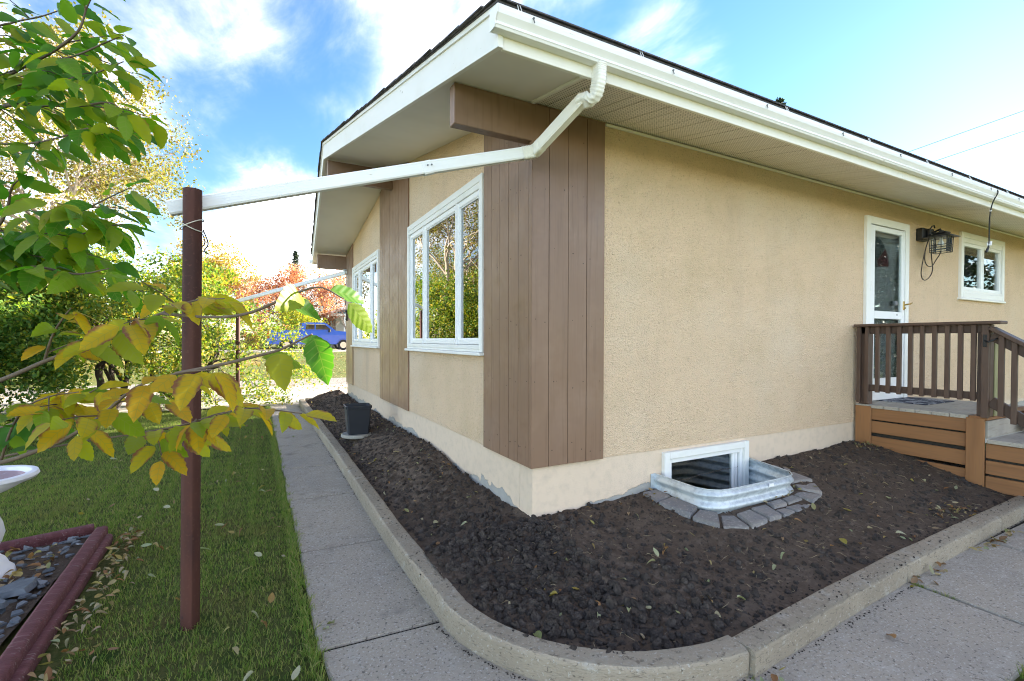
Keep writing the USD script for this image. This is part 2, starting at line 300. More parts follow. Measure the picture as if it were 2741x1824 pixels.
def crown(name, ramp, tr=.4): mk(name, (.1, .1, .1), isl=ramp, rough=.55, spec=.3, trans=tr)
crown('crown_apple', [(0, (.07, .15, .024)), (.4, (.12, .21, .026)), (.7, (.24, .28, .03)), (.9, (.42, .37, .04)), (1, (.55, .38, .05))])
crown('crown_shrub', [(0, (.06, .14, .028)), (.5, (.11, .21, .034)), (.85, (.22, .29, .04)), (1, (.38, .35, .04))])
crown('crown_pale', [(0, (.13, .15, .03)), (.4, (.20, .20, .04)), (.7, (.27, .23, .06)), (.9, (.31, .22, .11)), (1, (.33, .20, .12))])
crown('crown_red', [(0, (.46, .16, .115)), (.4, (.58, .26, .18)), (.8, (.64, .36, .25)), (1, (.52, .14, .13))])
crown('crown_lime', [(0, (.18, .24, .02)), (.5, (.30, .33, .02)), (1, (.44, .40, .03))])
crown('crown_yellow', [(0, (.28, .19, .03)), (.5, (.42, .29, .05)), (.85, (.50, .33, .08)), (1, (.18, .19, .03))])
crown('crown_green', [(0, (.06, .11, .02)), (.5, (.11, .17, .025)), (.85, (.22, .22, .03)), (1, (.4, .3, .04))])
crown('crown_spruce', [(0, (.012, .030, .016)), (.6, (.022, .046, .022)), (1, (.04, .06, .028))], .1)
mk('truck_paint', (.004, .075, .40), rough=.25, coat=.8)
mk('truck_black', (.012, .012, .013), rough=.5)
mk('tyre', (.015, .015, .015), rough=.85)
mk('chrome', (.6, .6, .62), metallic=1., rough=.2)
mk('red_lens', (.42, .012, .010), rough=.2)
mk('far_roof', (.26, .15, .14), [(12, .45, .6, (.20, .115, .11))], rough=.9)
mk('far_blue', (.035, .10, .15), rough=.7)
mk('far_wall', (.42, .40, .36), rough=.8)
mk('far_white', (.78, .78, .77), rough=.5)
mk('flue_grey', (.16, .16, .17), rough=.6)
mk('inner_door', (.86, .86, .86), [(4, .5, .8, (.82, .82, .82))], rough=.45)
mk('lead', (.10, .10, .105), rough=.5)
mk('red_glass', (.26, .07, .08), [(50, .45, .6, (.42, .20, .20))], rough=.25)
mk('clear_bevel', (.26, .28, .28), [(60, .5, .6, (.36, .38, .38))], rough=.15)
mk('dark_room', (.03, .03, .032), rough=.9)
mk('blind', (.12, .12, .13), [(1, .4, .6, (.10, .10, .11))], rough=.6)
mk('mat_dark', (.020, .026, .05), [(9, .5, .56, (.30, .31, .34), (1, 1, 1)), (60, .5, .7, (.02, .025, .04))], rough=.95)
mk('twine', (.60, .55, .46), rough=.8)
mk('white_tag', (.8, .8, .8), rough=.5)
def glass(name, gain, base, tint=(.92, .95, .94)):
    MATS[name] = usdkit.material(stage, L + name, {'fr': ('fresnel', {'IOR': 1.52}), 'g': ('math', {'math_type': 'multiply_add', 'value2': gain, 'value3': base, 'use_clamp': True}),
        't': ('transparent_bsdf', {'color': tint}), 'gl': ('glossy_bsdf', {'color': (.95, .97, .98), 'roughness': .0}), 'm': ('mix_closure', {})},
        [('fr.fac', 'g.value1'), ('g.value', 'm.fac'), ('t.BSDF', 'm.closure1'), ('gl.BSDF', 'm.closure2')], surface='m.closure')
glass('pane_glass', 2.0, .10); glass('side_glass', .9, .0); glass('lamp_glass', 1.0, .02); glass('truck_glass', 1.5, .1, (.25, .27, .28))
# garden leaf: veins and rim from the leaf's own coordinates (x across, y along)
def leaf_mat(name, ramp, rim, rim_lo, rim_hi, tr=.64):
    MATS[name] = usdkit.material(stage, L + name, {
        'tc': ('texture_coordinate', {}), 's': ('separate_xyz', {}), 'oi': ('object_info', {}), 'rr': ('rgb_ramp', {'ramp': ramp}),
        'ax': ('math', {'math_type': 'absolute'}), 'v1': ('math', {'math_type': 'multiply_add', 'value2': -.75}), 'v2': ('math', {'math_type': 'multiply', 'value2': 430.0}), 'v3': ('math', {'math_type': 'sine'}),
        'v4': ('map_range', {'range_type': 'smoothstep', 'from_min': .75, 'from_max': 1.0, 'to_max': .30, 'clamp': True}),
        'md': ('map_range', {'range_type': 'smoothstep', 'from_min': .0010, 'from_max': .0002, 'to_max': .4, 'clamp': True}), 'vm': ('math', {'math_type': 'maximum'}),
        'vc': ('mix_color', {'b': (.34, .36, .10)}),
        'n': ('noise_texture', {'scale': 55.0, 'detail': 4.0, 'roughness': .65}), 'rp': ('math', {'math_type': 'multiply_add', 'value2': 27.0}), 'rp2': ('math', {'math_type': 'multiply_add', 'value2': .55, 'value3': -.2}),
        'rm': ('map_range', {'range_type': 'smoothstep', 'from_min': rim_lo, 'from_max': rim_hi, 'clamp': True}), 'rc': ('mix_color', {'b': rim}),
        'bu': ('bump', {'strength': .5, 'distance': .0004}), 'p': ('principled_bsdf', {'roughness': .45, 'specular_ior_level': .4}),
        'ts': ('mix_color', {'blend_type': 'multiply', 'fac': 1.0, 'b': (1.05, 1.3, .42), 'use_clamp': False}), 'tl': ('translucent_bsdf', {}), 'mx': ('mix_closure', {'fac': tr})},
        [('tc.object', 's.vector'), ('s.x', 'ax.value1'), ('ax.value', 'v1.value1'), ('s.y', 'v1.value3'), ('v1.value', 'v2.value1'), ('v2.value', 'v3.value1'), ('v3.value', 'v4.value'),
         ('ax.value', 'md.value'), ('v4.result', 'vm.value1'), ('md.result', 'vm.value2'), ('oi.random', 'rr.fac'), ('rr.color', 'rc.a'), ('tc.object', 'n.vector'),
         ('n.fac', 'rp2.value1'), ('ax.value', 'rp.value1'), ('rp2.value', 'rp.value3'), ('rp.value', 'rm.value'), ('rm.result', 'rc.fac'), ('rc.result', 'vc.a'), ('vm.value', 'vc.fac'),
         ('v3.value', 'bu.height'), ('bu.normal', 'p.normal'), ('vc.result', 'p.base_color'), ('vc.result', 'ts.a'), ('ts.result', 'tl.color'), ('p.BSDF', 'mx.closure1'), ('tl.BSDF', 'mx.closure2')], surface='mx.closure')
leaf_mat('leaf_green', [(0, (.075, .23, .02)), (.45, (.13, .31, .024)), (.8, (.24, .38, .03)), (1, (.42, .42, .035))], (.32, .26, .035), .80, 1.05)
leaf_mat('leaf_lime', [(0, (.20, .33, .02)), (.5, (.30, .38, .025)), (1, (.46, .42, .03))], (.28, .15, .03), .62, .85)
leaf_mat('leaf_gold', [(0, (.48, .46, .024)), (.4, (.68, .48, .022)), (1, (.74, .40, .025))], (.34, .13, .085), .40, .66)
mk('foliage_mix', (.1, .2, .02), isl=[(0, (.07, .22, .018)), (.5, (.13, .31, .024)), (.8, (.26, .38, .03)), (1, (.45, .42, .035))], rough=.45, trans=.6)
leaf_mat('litter_gold', [(0, (.40, .28, .06)), (.35, (.30, .26, .05)), (.6, (.33, .17, .06)), (.8, (.38, .33, .18)), (1, (.16, .19, .06))], (.22, .10, .04), .5, .8, .2)
mk('litter', (.3, .2, .1), isl=[(0, (.34, .25, .07)), (.18, (.40, .33, .21)), (.32, (.22, .10, .04)), (.45, (.33, .17, .06)), (.6, (.37, .31, .19)), (.75, (.25, .28, .15)), (.88, (.38, .32, .08)), (1, (.17, .085, .05))], rough=.75, trans=.15)
# peeling painted foundation: the paint has come off in a ragged band above the soil
MATS['foundation'] = usdkit.material(stage, L + 'foundation', {
    'g': ('geometry', {}), 's': ('separate_xyz', {}), 'n': ('noise_texture', {'scale': 9.0, 'detail': 6.0, 'roughness': .7}), 'n2': ('noise_texture', {'scale': 1.6, 'detail': 3.0}), 'n3': ('noise_texture', {'scale': 120.0, 'detail': 4.0}), 'n4': ('noise_texture', {'scale': 18.0, 'detail': 5.0}),
    'w': ('math', {'math_type': 'multiply_add', 'value2': .036, 'value3': .185}), 'wy': ('math', {'math_type': 'minimum', 'value2': 3.0}), 'w2': ('math', {'math_type': 'multiply_add', 'value2': .042}),
    'dz': ('math', {'math_type': 'subtract'}), 'nn': ('math', {'math_type': 'multiply_add', 'value2': -.11}), 'n2m': ('math', {'math_type': 'multiply_add', 'value2': -.36, 'value3': .228}), 'ad': ('math', {'math_type': 'add'}),
    'pm': ('map_range', {'range_type': 'smoothstep', 'from_min': .008, 'from_max': .0, 'clamp': True}),
    'pa': ('mix_color', {'a': (.70, .56, .43), 'b': (.62, .50, .385)}), 'pr': ('map_range', {'from_min': .45, 'from_max': .75, 'clamp': True}), 'sp': ('map_range', {'range_type': 'smoothstep', 'from_min': .70, 'from_max': .74, 'clamp': True}), 'pd': ('mix_color', {'b': (.33, .27, .21)}),
    'gr': ('mix_color', {'a': (.31, .305, .29), 'b': (.44, .42, .39)}), 'fin': ('mix_color', {}), 'bu': ('bump', {'strength': 1.0, 'distance': .003}), 'bu2': ('bump', {'strength': 1.0, 'distance': .004, 'invert': True}), 'p': ('principled_bsdf', {'roughness': .85, 'specular_ior_level': .2})},
    [('g.position', 's.vector'), ('g.position', 'n.vector'), ('g.position', 'n2.vector'), ('g.position', 'n3.vector'), ('g.position', 'n4.vector'), ('s.x', 'w.value1'), ('s.y', 'wy.value1'), ('wy.value', 'w2.value1'), ('w.value', 'w2.value3'), ('s.z', 'dz.value1'), ('w2.value', 'dz.value2'),
     ('n2.fac', 'n2m.value1'), ('n.fac', 'nn.value1'), ('dz.value', 'nn.value3'), ('nn.value', 'ad.value1'), ('n2m.value', 'ad.value2'), ('ad.value', 'pm.value'), ('n4.fac', 'pr.value'), ('pr.result', 'pa.fac'), ('n.fac', 'sp.value'), ('sp.result', 'pd.fac'), ('pa.result', 'pd.a'),
     ('n4.fac', 'gr.fac'), ('pd.result', 'fin.a'), ('gr.result', 'fin.b'), ('pm.result', 'fin.fac'), ('n3.fac', 'bu.height'), ('pm.result', 'bu2.height'), ('bu.normal', 'bu2.normal'), ('fin.result', 'p.base_color'), ('bu2.normal', 'p.normal')], surface='p.BSDF')
# the pierced soffit: rows of small round holes
MATS['soffit_pierced'] = usdkit.material(stage, L + 'soffit_pierced', {
    'g': ('geometry', {}), 'v': ('vector_math', {'math_type': 'scale', 'scale': 44.0}), 'f': ('vector_math', {'math_type': 'fraction'}), 'c': ('vector_math', {'math_type': 'subtract', 'vector2': (.5, .5, .5)}), 's': ('vector_math', {'math_type': 'multiply', 'vector2': (1, 1, 0)}),
    'l': ('vector_math', {'math_type': 'length'}), 'm': ('map_range', {'range_type': 'smoothstep', 'from_min': .25, 'from_max': .17, 'clamp': True}), 'n': ('noise_texture', {'scale': 5.0}), 'b0': ('mix_color', {'a': (.76, .72, .65), 'b': (.69, .65, .58)}), 'col': ('mix_color', {'b': (.10, .085, .07)}), 'p': ('principled_bsdf', {'roughness': .55})},
    [('g.position', 'v.vector1'), ('v.vector', 'f.vector1'), ('f.vector', 'c.vector1'), ('c.vector', 's.vector1'), ('s.vector', 'l.vector1'), ('l.value', 'm.value'), ('g.position', 'n.vector'), ('n.fac', 'b0.fac'), ('b0.result', 'col.a'), ('m.result', 'col.fac'), ('col.result', 'p.base_color')], surface='p.BSDF')
# ------------------------------------------------------------------ ground, lawn, street, driveway, walkway
def gz(x, y):
    """Height of the land: level round the house, rising gently towards the neighbour's."""
    return .76 * smooth01((np.asarray(y, float) - 15) / 16)
def axis(a, b, d, far, k=1.35):
    c = list(np.arange(a, b + d / 2, d)); s = d
    while c[-1] < far: s *= k; c.append(c[-1] + s)
    s = d
    while c[0] > -far: s *= k; c.insert(0, c[0] - s)
    return np.array(c)
def sheet(x0, x1, y0, y1, dz, dx=1.0, dy=1.0):
    X = np.linspace(x0, x1, max(2, int((x1 - x0) / dx) + 1)); Y = np.linspace(y0, y1, max(2, int((y1 - y0) / dy) + 1))
    return grid(X, Y, lambda x, y: gz(x, y) + dz)
def grid(X, Y, h):
    x, y = np.meshgrid(X, Y, indexing='ij'); v = np.stack([x, y, h(x, y)], -1).reshape(-1, 3); ny = len(Y)
    i, j = np.meshgrid(np.arange(len(X) - 1), np.arange(ny - 1), indexing='ij'); a = (i * ny + j).ravel()
    return v, np.vstack([np.stack([a, a + ny, a + ny + 1], 1), np.stack([a, a + ny + 1, a + 1], 1)])
obj('ground', grid(axis(-34, 30, 1.0, 900), axis(-14, 60, 1.0, 900), lambda x, y: gz(x, y) - .03), 'lawn', smooth=True, kind='structure')
obj('driveway', sheet(-19.5, 9, 9.12, 13.9, .0, 4, 1), 'concrete_drive', kind='structure')
obj('gravel_strip', sheet(-17, 12, 13.904, 16.6, -.012, 2, 1), 'gravel', kind='structure')
obj('dry_verge', sheet(-16.5, -1.5, 22.0, 28.5, -.022, 1.5, .5), 'dry_lawn', kind='structure')
obj('neighbour_driveway', sheet(-19.5, 12, 29.5, 35.5, -.018, 2, .5), 'concrete_drive', kind='structure')
obj('pavement', sheet(-18.6, -17.0, -40, 9.1, .004, 2, 2), 'concrete_drive', kind='structure')
obj('pavement', sheet(-18.6, -17.0, 13.95, 29.4, .004, 2, 1), 'concrete_drive', kind='structure')
obj('road', sheet(-30, -19.6, -60, 140, -.012, 5, 2), 'asphalt', kind='structure')
obj('far_yard', sheet(-60, -30.1, -60, 140, -.010, 5, 4), 'dry_lawn', kind='structure')
k = cat([bar((-19.75, -60, .02), (-19.75, 9.0, .02), .2, .14), bar((-19.75, 14.1, .02), (-19.75, 29, .55), .2, .14)])
obj('road_kerb', k, 'concrete_drive', kind='structure')

# walkway of exposed aggregate slabs round the corner of the bed
walk = thing('walkway', kind='structure')
obj('bedding', tf(prism(Polygon([(-1.44, -.5), (-1.44, 9.05), (-.75, 9.05), (-.75, -.4), (.2, -1.4), (6.5, -1.4), (6.5, -2.1), (.2, -2.1), (-.9, -1.6)]), .05), t=(0, 0, -.062)), 'joint_dirt', walk)
def slab(poly, dz=0.0, seed=0):
    p = poly.buffer(-.012).buffer(-.010).buffer(.010)
    a = prism(p, .05); b = prism(p.buffer(-.006), .006)
    m = cat([tf(a, t=(0, 0, -.056 + dz)), tf(b, t=(0, 0, -.006 + dz))]); return m
rnd = random.Random(3)
ys = [-.5, .70, 1.93, 3.12, 4.45, 5.65, 6.85, 8.0, 9.1]
for a, b in zip(ys[:-1], ys[1:]):
    e = [rnd.uniform(-.012, .012) for _ in range(2)]
    obj('slab', slab(Polygon([(-1.465 + e[0], a), (-.80, a - .035), (-.80, b - .035), (-1.465 + e[1], b)]), rnd.uniform(-.004, .004)), 'concrete_walk', walk)
th = np.linspace(math.pi, 1.5 * math.pi, 15)
outer = [(.2 + 1.66 * math.cos(t), -.5 + 1.62 * math.sin(t)) for t in th]
inner = [(.2 + .99 * math.cos(t), -.5 + .99 * math.sin(t)) for t in th]
obj('slab', slab(Polygon([(-1.46, -.5)] + outer + [(1.82, -2.13), (1.82, -1.45)] + inner[::-1] + [(-.80, -.535)])), 'concrete_walk', walk)
for a, b in ((1.82, 3.05), (3.05, 4.3), (4.3, 5.6)):
    obj('slab', slab(Polygon([(a, -2.13), (b, -2.13), (b, -1.45), (a, -1.45)]), .003), 'concrete_walk', walk)

# ------------------------------------------------------------------ garden bed: soil, concrete kerb
def soil_h(x, y):
    x, y = np.asarray(x, float), np.asarray(y, float)
    dl = np.clip(-x / .78, 0, 1.2); df = np.clip(-y / 1.42, 0, 1.2)
    wl = .18 + .12 * smooth01(y / 2.6); wf = .20 + .035 * np.clip(x, 0, 4.3)
    left = wl + (.085 - wl) * smooth01(dl); front = wf + (.085 - wf) * smooth01(df * .96)
    corner = .185 + (.085 - .185) * smooth01(np.hypot(x, y) / 1.2)
    h = np.where((x < 0) & (y < 0), corner, np.where(x < 0, left, front))
    rim = np.exp(-((x - 1.8) / .75) ** 2 - ((y + .3) / .5) ** 2) * .03
    return h + rim
WELL = [(1.205, .03), (1.205, -.40), (1.235, -.48), (1.305, -.535), (1.40, -.552), (1.75, -.556), (2.10, -.552), (2.20, -.53), (2.265, -.47), (2.29, -.38), (2.40, .03)]
wellpoly = Polygon(WELL)
arcin = [(.2 + .995 * math.cos(t), -.5 + .985 * math.sin(t)) for t in th]
bed = Polygon([(-.79, 9.0), (.1, 9.0), (.1, .1), (5.6, .1), (5.6, -1.37), (3.4, -1.40), (1.8, -1.45)] + arcin[::-1] + [(-.81, -.4), (-.81, 2)]).difference(Polygon([(.12, .09), (.12, 9.1), (9, 9.1), (9, .09)]))
bed = bed.difference(wellpoly.buffer(-.004))
gx, gy = np.arange(-.78, 5.62, .022), np.arange(-1.5, 9.04, .022)
def soil_z(x, y):
    p = np.stack([x, y, np.zeros_like(x)], -1)
    calm = 1 - .62 * smooth01((x - .3) / .9)
    return soil_h(x, y) + (meshkit.fbm(p * 2.2, 3, 5) - .5) * .05 + ((meshkit.fbm(p * 16, 3, 9) - .5) * .045 + (meshkit.fbm(p * 55, 2, 11) - .5) * .016) * calm
v, f = grid(gx, gy, soil_z)
keep = contains_xy(bed, v[f].mean(1)[:, 0], v[f].mean(1)[:, 1]); f = f[keep]
u, inv = np.unique(f, return_inverse=True); obj('garden_soil', (v[u], inv.reshape(-1, 3)), 'soil', smooth=True, kind='structure')

kerb = thing('garden_kerb', label='low grey concrete kerb edging the soil bed, curved at the house corner', cat='kerb')
KP = [(-.065, -.05), (.060, -.05), (.062, .095), (.050, .112), (.035, .118), (-.05, .118), (-.062, .108), (-.065, .09)]
def kerb_block(path, w=1.0):
    P = np.array([(x, y, 0) for x, y in path], float); Q = [P[0]]
    for a, b in zip(P[:-1], P[1:]):
        n = max(1, int(np.linalg.norm(b - a) / .12)); Q += [a + (b - a) * (i + 1) / n for i in range(n)]
    m = sweep(np.array(KP)[::-1] * [w, 1], Q)
    return jitter(m, .006, 9, 3)
arc = [(.2 + 1.015 * math.cos(t), -.5 + 1.005 * math.sin(t)) for t in th]
for path in ([(-.795, 9.0), (-.80, 7.0), (-.805, 5.2)], [(-.805, 5.192), (-.805, 3.2)], [(-.808, 3.19), (-.82, 1.9), (-.832, .745)], [(-.834, .735), (-.828, .1), (-.81, -.42)] + arc[1:],
             [(.205, -1.528), (1.0, -1.475), (1.80, -1.432)], [(1.81, -1.43), (2.6, -1.41), (3.40, -1.385)], [(3.41, -1.385), (4.2, -1.365), (5.05, -1.35)], [(5.06, -1.35), (5.8, -1.33)]):
    obj('kerb_block', kerb_block(path), 'concrete_kerb', kerb, smooth=40)
obj('kerb_block', tf(kerb_block([(-.72, 8.98), (-.4, 8.95), (.05, 8.95)]), t=(0, 0, .02)), 'concrete_kerb', kerb, smooth=40)

# ------------------------------------------------------------------ the house
LEN, WID, RID = 14.0, 7.87, 3.92
def zs(y):  # underside of the sloping eaves
    y = np.asarray(y, float); return np.where(y < RID, 3.15 + .192 * y, 3.15 + .192 * RID - .155 * (y - RID))
def prow(y):  # the verge reaches furthest out at the ridge
    y = np.asarray(y, float); return np.where(y < RID, -.585 - .30 * (y + .66) / (RID + .66), -.885 + .31 * (y - RID) / 4.65)
EV0, EV1 = -.66, 8.57
house = thing('house', label='low cream stucco bungalow with brown board panels and white trim', cat='house')
T = .02
W1, W2 = (.835, 3.095), (4.775, 7.045)
def wall_x(poly, x0, x1): return on_x(prism(poly, x1 - x0), x0)
fw_poly = Polygon([(.02, .57), (WID, .57), (WID, float(zs(WID)) + .05), (RID, float(zs(RID)) + .05), (.02, float(zs(0)) + .05)])
for a, b in (W1, W2): fw_poly = fw_poly.difference(sbox(a + .03, 1.38, b - .03, 2.88))
obj('front_wall', wall_x(fw_poly, T, T + .18), 'stucco', house)
sw = Polygon([(.02, .57), (LEN, .57), (LEN, 3.22), (.02, 3.22)]).difference(sbox(4.45, .70, 5.34, 2.87)).difference(sbox(6.90, 2.13, 8.28, 2.94))
obj('side_wall', on_y(prism(sw, .18), T), 'stucco', house)
obj('rear_wall', cat([cb(LEN - .2, LEN, .21, WID, -.05, 3.4, 0), cb(.21, LEN - .21, WID - .2, WID, -.05, 3.25, 0)]), 'stucco', house)
fnd = Polygon([(.026, -.3), (LEN, -.3), (LEN, .568), (.026, .568)]).difference(sbox(1.33, .02, 2.33, .505))
obj('foundation', cat([on_y(prism(fnd, .18), T + .006), cb(T + .006, T + .186, .21, WID, -.3, .568, 0)]), 'foundation', house)
obj('floor', cb(.2, LEN - .2, .2, WID - .2, .55, .6, 0), 'dark_room', house)
obj('ceiling', cb(.21, LEN - .21, .21, WID - .21, 3.0, 3.05, 0), 'blind', house)
obj('basement_floor', cb(.2, LEN - .2, .2, WID - .2, -.4, -.3, 0), 'dark_room', house)
obj('partition', cat([cb(3.2, 3.3, .25, WID - .25, .6, 3.0, 0), cb(.25, LEN - .25, 1.5, 1.55, .6, 3.0, 0), cb(.25, LEN - .25, .9, .95, -.3, .55, 0)]), 'dark_room', house)
# brown tongue-and-groove board panels
def board_panel(n, spans, plane, z1):
    p = obj('board_panel', (cb(.012, .03, spans[0][0] + .006, spans[-1][1] - .006, .575, z1(sum(spans[-1]) / 2) - .06, 0) if plane == 'x' else cb(spans[0][0] + .02, spans[-1][1] - .006, .012, .03, .575, z1(0) - .06, 0)), 'dark_slot', house)
    for i, (a, b) in enumerate(spans):
        if plane == 'x':
            poly = Polygon([(a + .0025, .566), (b - .0025, .566), (b - .0025, float(zs(b)) - .002), (a + .0025, float(zs(a)) - .002)]); m = on_x(prism(poly, .018), .001 + (i % 3) * .0006)
            if RID > a and RID < b: pass
        else:
            poly = Polygon([(a + .0025, .566), (b - .0025, .566), (b - .0025, 3.147), (a + .0025, 3.147)]); m = on_y(prism(poly, .018), .001 + (i % 3) * .0006)
        obj('board', m, 'brown_paint', p)
def spans(a, b, n, first=None): e = np.linspace(a, b, n + 1); return list(zip(e[:-1], e[1:]))
def nail_holes(spans_, plane, seed):
    r_ = random.Random(seed); out = []
    for a, b in spans_:
        for z in (.68, 1.15, 1.62, 2.10, 2.58, 3.0):
            for k in (.22, .78):
                if r_.random() < .62: y = a + (b - a) * (k + r_.uniform(-.05, .05)); zz = z + r_.uniform(-.05, .05); q = r_.uniform(.0022, .0042); p0, p1 = ((.0045, y, zz), (-.0004, y, zz)) if plane == 'x' else ((y, .0045, zz), (y, -.0004, zz)); out.append(tube([p0, p1], q, 6))
    obj('nail_holes', cat(out), 'dark_slot', house, kind='stuff')
nail_holes(spans(.045, .815, 5), 'x', 1); nail_holes([(0, .145)] + spans(.145, .65, 3), 'y', 2)
board_panel(5, [(.0, .045)] + spans(.045, .815, 5), 'x', zs)
board_panel(10, spans(3.115, 4.70, 10), 'x', zs)
board_panel(5, spans(7.09, 7.87, 5), 'x', zs)
board_panel(4, [(-.0, .145)] + spans(.145, .65, 3), 'y', lambda a: 3.147)
# three beam ends carrying the verge
obj('beam', cb(-.582, .1, 0.003, .086, 2.885, 3.148, .004), 'brown_paint', house)
obj('beam', cb(-.865, .1, RID - .042, RID + .042, 3.61, 3.868, .004), 'brown_paint', house)
obj('beam', cb(-.575, .1, WID - .05, WID + .033, 2.975, 3.262, .004), 'brown_paint', house)
# verge soffit boards (one sheet each side of the ridge, and the eave return)
def slope_sheet(ya, yb, xo, th_, z0):
    n = 8; Y = np.linspace(ya, yb, n); V, F = [], []
    for y in Y: V += [(xo(y), y, zs(y) + z0), (.021, y, zs(y) + z0), (.021, y, zs(y) + z0 + th_), (xo(y), y, zs(y) + z0 + th_)]
    for i in range(n - 1):
        for j in range(4): a, b = 4 * i + j, 4 * i + (j + 1) % 4; F += [[a, a + 4, b + 4], [a, b + 4, b]]
    F += [[0, 1, 2], [0, 2, 3], [4 * n - 4, 4 * n - 2, 4 * n - 3], [4 * n - 4, 4 * n - 1, 4 * n - 2]]
    return np.array(V, float), np.array(F)
obj('verge_soffit', slope_sheet(EV0, RID - .001, lambda y: prow(y) + .0, .012, .004), 'soffit_board', house)
obj('verge_soffit', slope_sheet(RID + .001, EV1, lambda y: prow(y) + .0, .012, .004), 'soffit_board', house)
obj('soffit_trim', cat([bar((-.02, -.64, float(zs(-.64)) - .001), (.0, -.01, float(zs(-.01)) - .001), .026, .022)]), 'cream_metal', house)
obj('wall_trim', cat([bar((.66, .008, 3.139), (LEN, .008, 3.139), .022, .018)]), 'cream_metal', house)
# perforated eave soffit, one panel every 0.305 m, with two V grooves each
def soffit_panel(x0, w):
    pr = []
    for k in range(3):
        a = x0 + w * k / 3; pr += [(a + .0, .0), (a + .006, .010), (a + .010, .0)] if k else [(a + .001, .0)]
    pr += [(x0 + w - .001, .0)]
    V, F = [], []
    n = len(pr)
    for y in (-.655, .012):
        V += [(x, y, float(zs(y)) + h + .006) for x, h in pr]
    for i in range(n - 1): F += [[i, i + 1, n + i + 1], [i, n + i + 1, n + i]]
    b = len(V); V += [(x0 + .001, -.655, float(zs(-.655)) + .02), (x0 + w - .001, -.655, float(zs(-.655)) + .02), (x0 + .001, .012, float(zs(.012)) + .02), (x0 + w - .001, .012, float(zs(.012)) + .02)]
    F += [[b, b + 2, b + 3], [b, b + 3, b + 1], [b, 0, n], [b, n, b + 2], [b + 1, 2 * n - 1, n - 1], [b + 1, b + 3, 2 * n - 1]]
    return np.array(V, float), np.array(F)
for i in range(44): obj('soffit_panel', soffit_panel(.012 + .305 * i, .305), 'soffit_pierced', house)
# fascias
def verge_board(ya, yb, z0, z1, th_, off=0.0, name='verge_board', m='fascia_paint'):
    d = 1 if yb > ya else -1; V = []
    for y in (ya, yb):
        x = float(prow(y)) - off
        V += [(x - th_, y, float(zs(y)) + z0), (x, y, float(zs(y)) + z0), (x, y, float(zs(y)) + z1), (x - th_, y, float(zs(y)) + z1)]
    F = [[0, 1, 2], [0, 2, 3], [4, 6, 5], [4, 7, 6]]
    for j in range(4): a, b = j, (j + 1) % 4; F += [[a, a + 4, b + 4], [a, b + 4, b]]
    return np.array(V, float), np.array(F)
obj('verge_board', verge_board(EV0 - .03, RID, -.022, .165, .028), 'fascia_paint', house)
obj('verge_board', verge_board(RID, EV1 + .03, -.022, .165, .028), 'fascia_paint', house)
obj('drip_trim', cat([verge_board(EV0 - .03, RID, .165, .192, .040), verge_board(RID, EV1 + .03, .165, .192, .040)]), 'cream_metal', house)
ze = float(zs(EV0))
for a, b in ((-.58, 3.6), (3.604, 7.2), (7.204, LEN)):
    obj('eave_board', cb(a, b, EV0 - .022, EV0 + .002, ze - .030, ze + .15, .002), 'cream_metal', house)
obj('eave_board', cb(-.58, LEN, EV1 - .002, EV1 + .022, float(zs(EV1)) - .03, float(zs(EV1)) + .15, .002), 'cream_metal', house)
# roof deck and shingle courses
def roof_deck(ya, yb, z0, z1, xoff):
    V = []
    for y in (ya, yb):
        V += [(float(prow(y)) - xoff, y, float(zs(y)) + z0), (LEN + .3, y, float(zs(y)) + z0), (LEN + .3, y, float(zs(y)) + z1), (float(prow(y)) - xoff, y, float(zs(y)) + z1)]
    F = [[0, 2, 1], [0, 3, 2], [4, 5, 6], [4, 6, 7]]
    for j in range(4): a, b = j, (j + 1) % 4; F += [[a, b, b + 4], [a, b + 4, a + 4]]
    return np.array(V, float), np.array(F)
roof = obj('roof', cat([roof_deck(EV0 - .05, RID, .192, .204, .045), roof_deck(RID, EV1 + .05, .192, .204, .045)]), 'shingle', house)
rnd = random.Random(8)
for sgn, y0, y1 in ((1, EV0 - .065, RID), (-1, EV1 + .065, RID)):
    n = int(abs(y1 - y0) / .143)
    for i in range(n):
        a = y0 + sgn * i * .143; b = a + sgn * .30
        if (b - RID) * sgn > 0: b = RID
        ja, jb = rnd.uniform(.0, .014), .0
        V = []
        for y, lift in ((a, .011), (b, .0)):
            for x in (float(prow(y)) - .055 - ja, LEN + .3): V += [(x, y, float(zs(y)) + .205 + lift - .007), (x, y, float(zs(y)) + .205 + lift + (.0 if y == b else .001))]
        obj('shingle_course', (np.array(V), np.array([[0, 2, 3], [0, 3, 1], [4, 5, 7], [4, 7, 6], [1, 3, 7], [1, 7, 5], [0, 4, 6], [0, 6, 2], [0, 1, 5], [0, 5, 4], [2, 6, 7], [2, 7, 3]])), 'shingle', roof)
# K-style gutter along the side eave, with its end cap, spikes and light clips
gp = LineString([(-.684, 3.162), (-.684, 3.060), (-.734, 3.060), (-.741, 3.072), (-.741, 3.088), (-.752, 3.104), (-.764, 3.117), (-.768, 3.135), (-.768, 3.150), (-.758, 3.153)]).buffer(.0022, cap_style=2, join_style=1, quad_segs=2)
m = prism(gp, 1.0); gut = None
for a, b in ((-.648, 4.6), (4.603, 10.2), (10.203, LEN)):
    v = m[0]; g = (np.stack([a + (b - a) * v[:, 2], v[:, 0], v[:, 1]], 1), m[1])
    gut = gut or obj('gutter', g, 'gutter_metal', house, smooth=25)
    if a > 0: obj('gutter_length', g, 'gutter_metal', gut, smooth=25)
cap = Polygon([(-.684, 3.162), (-.684, 3.060), (-.734, 3.060), (-.741, 3.072), (-.741, 3.088), (-.752, 3.104), (-.764, 3.117), (-.768, 3.135), (-.768, 3.152)]).buffer(.003)
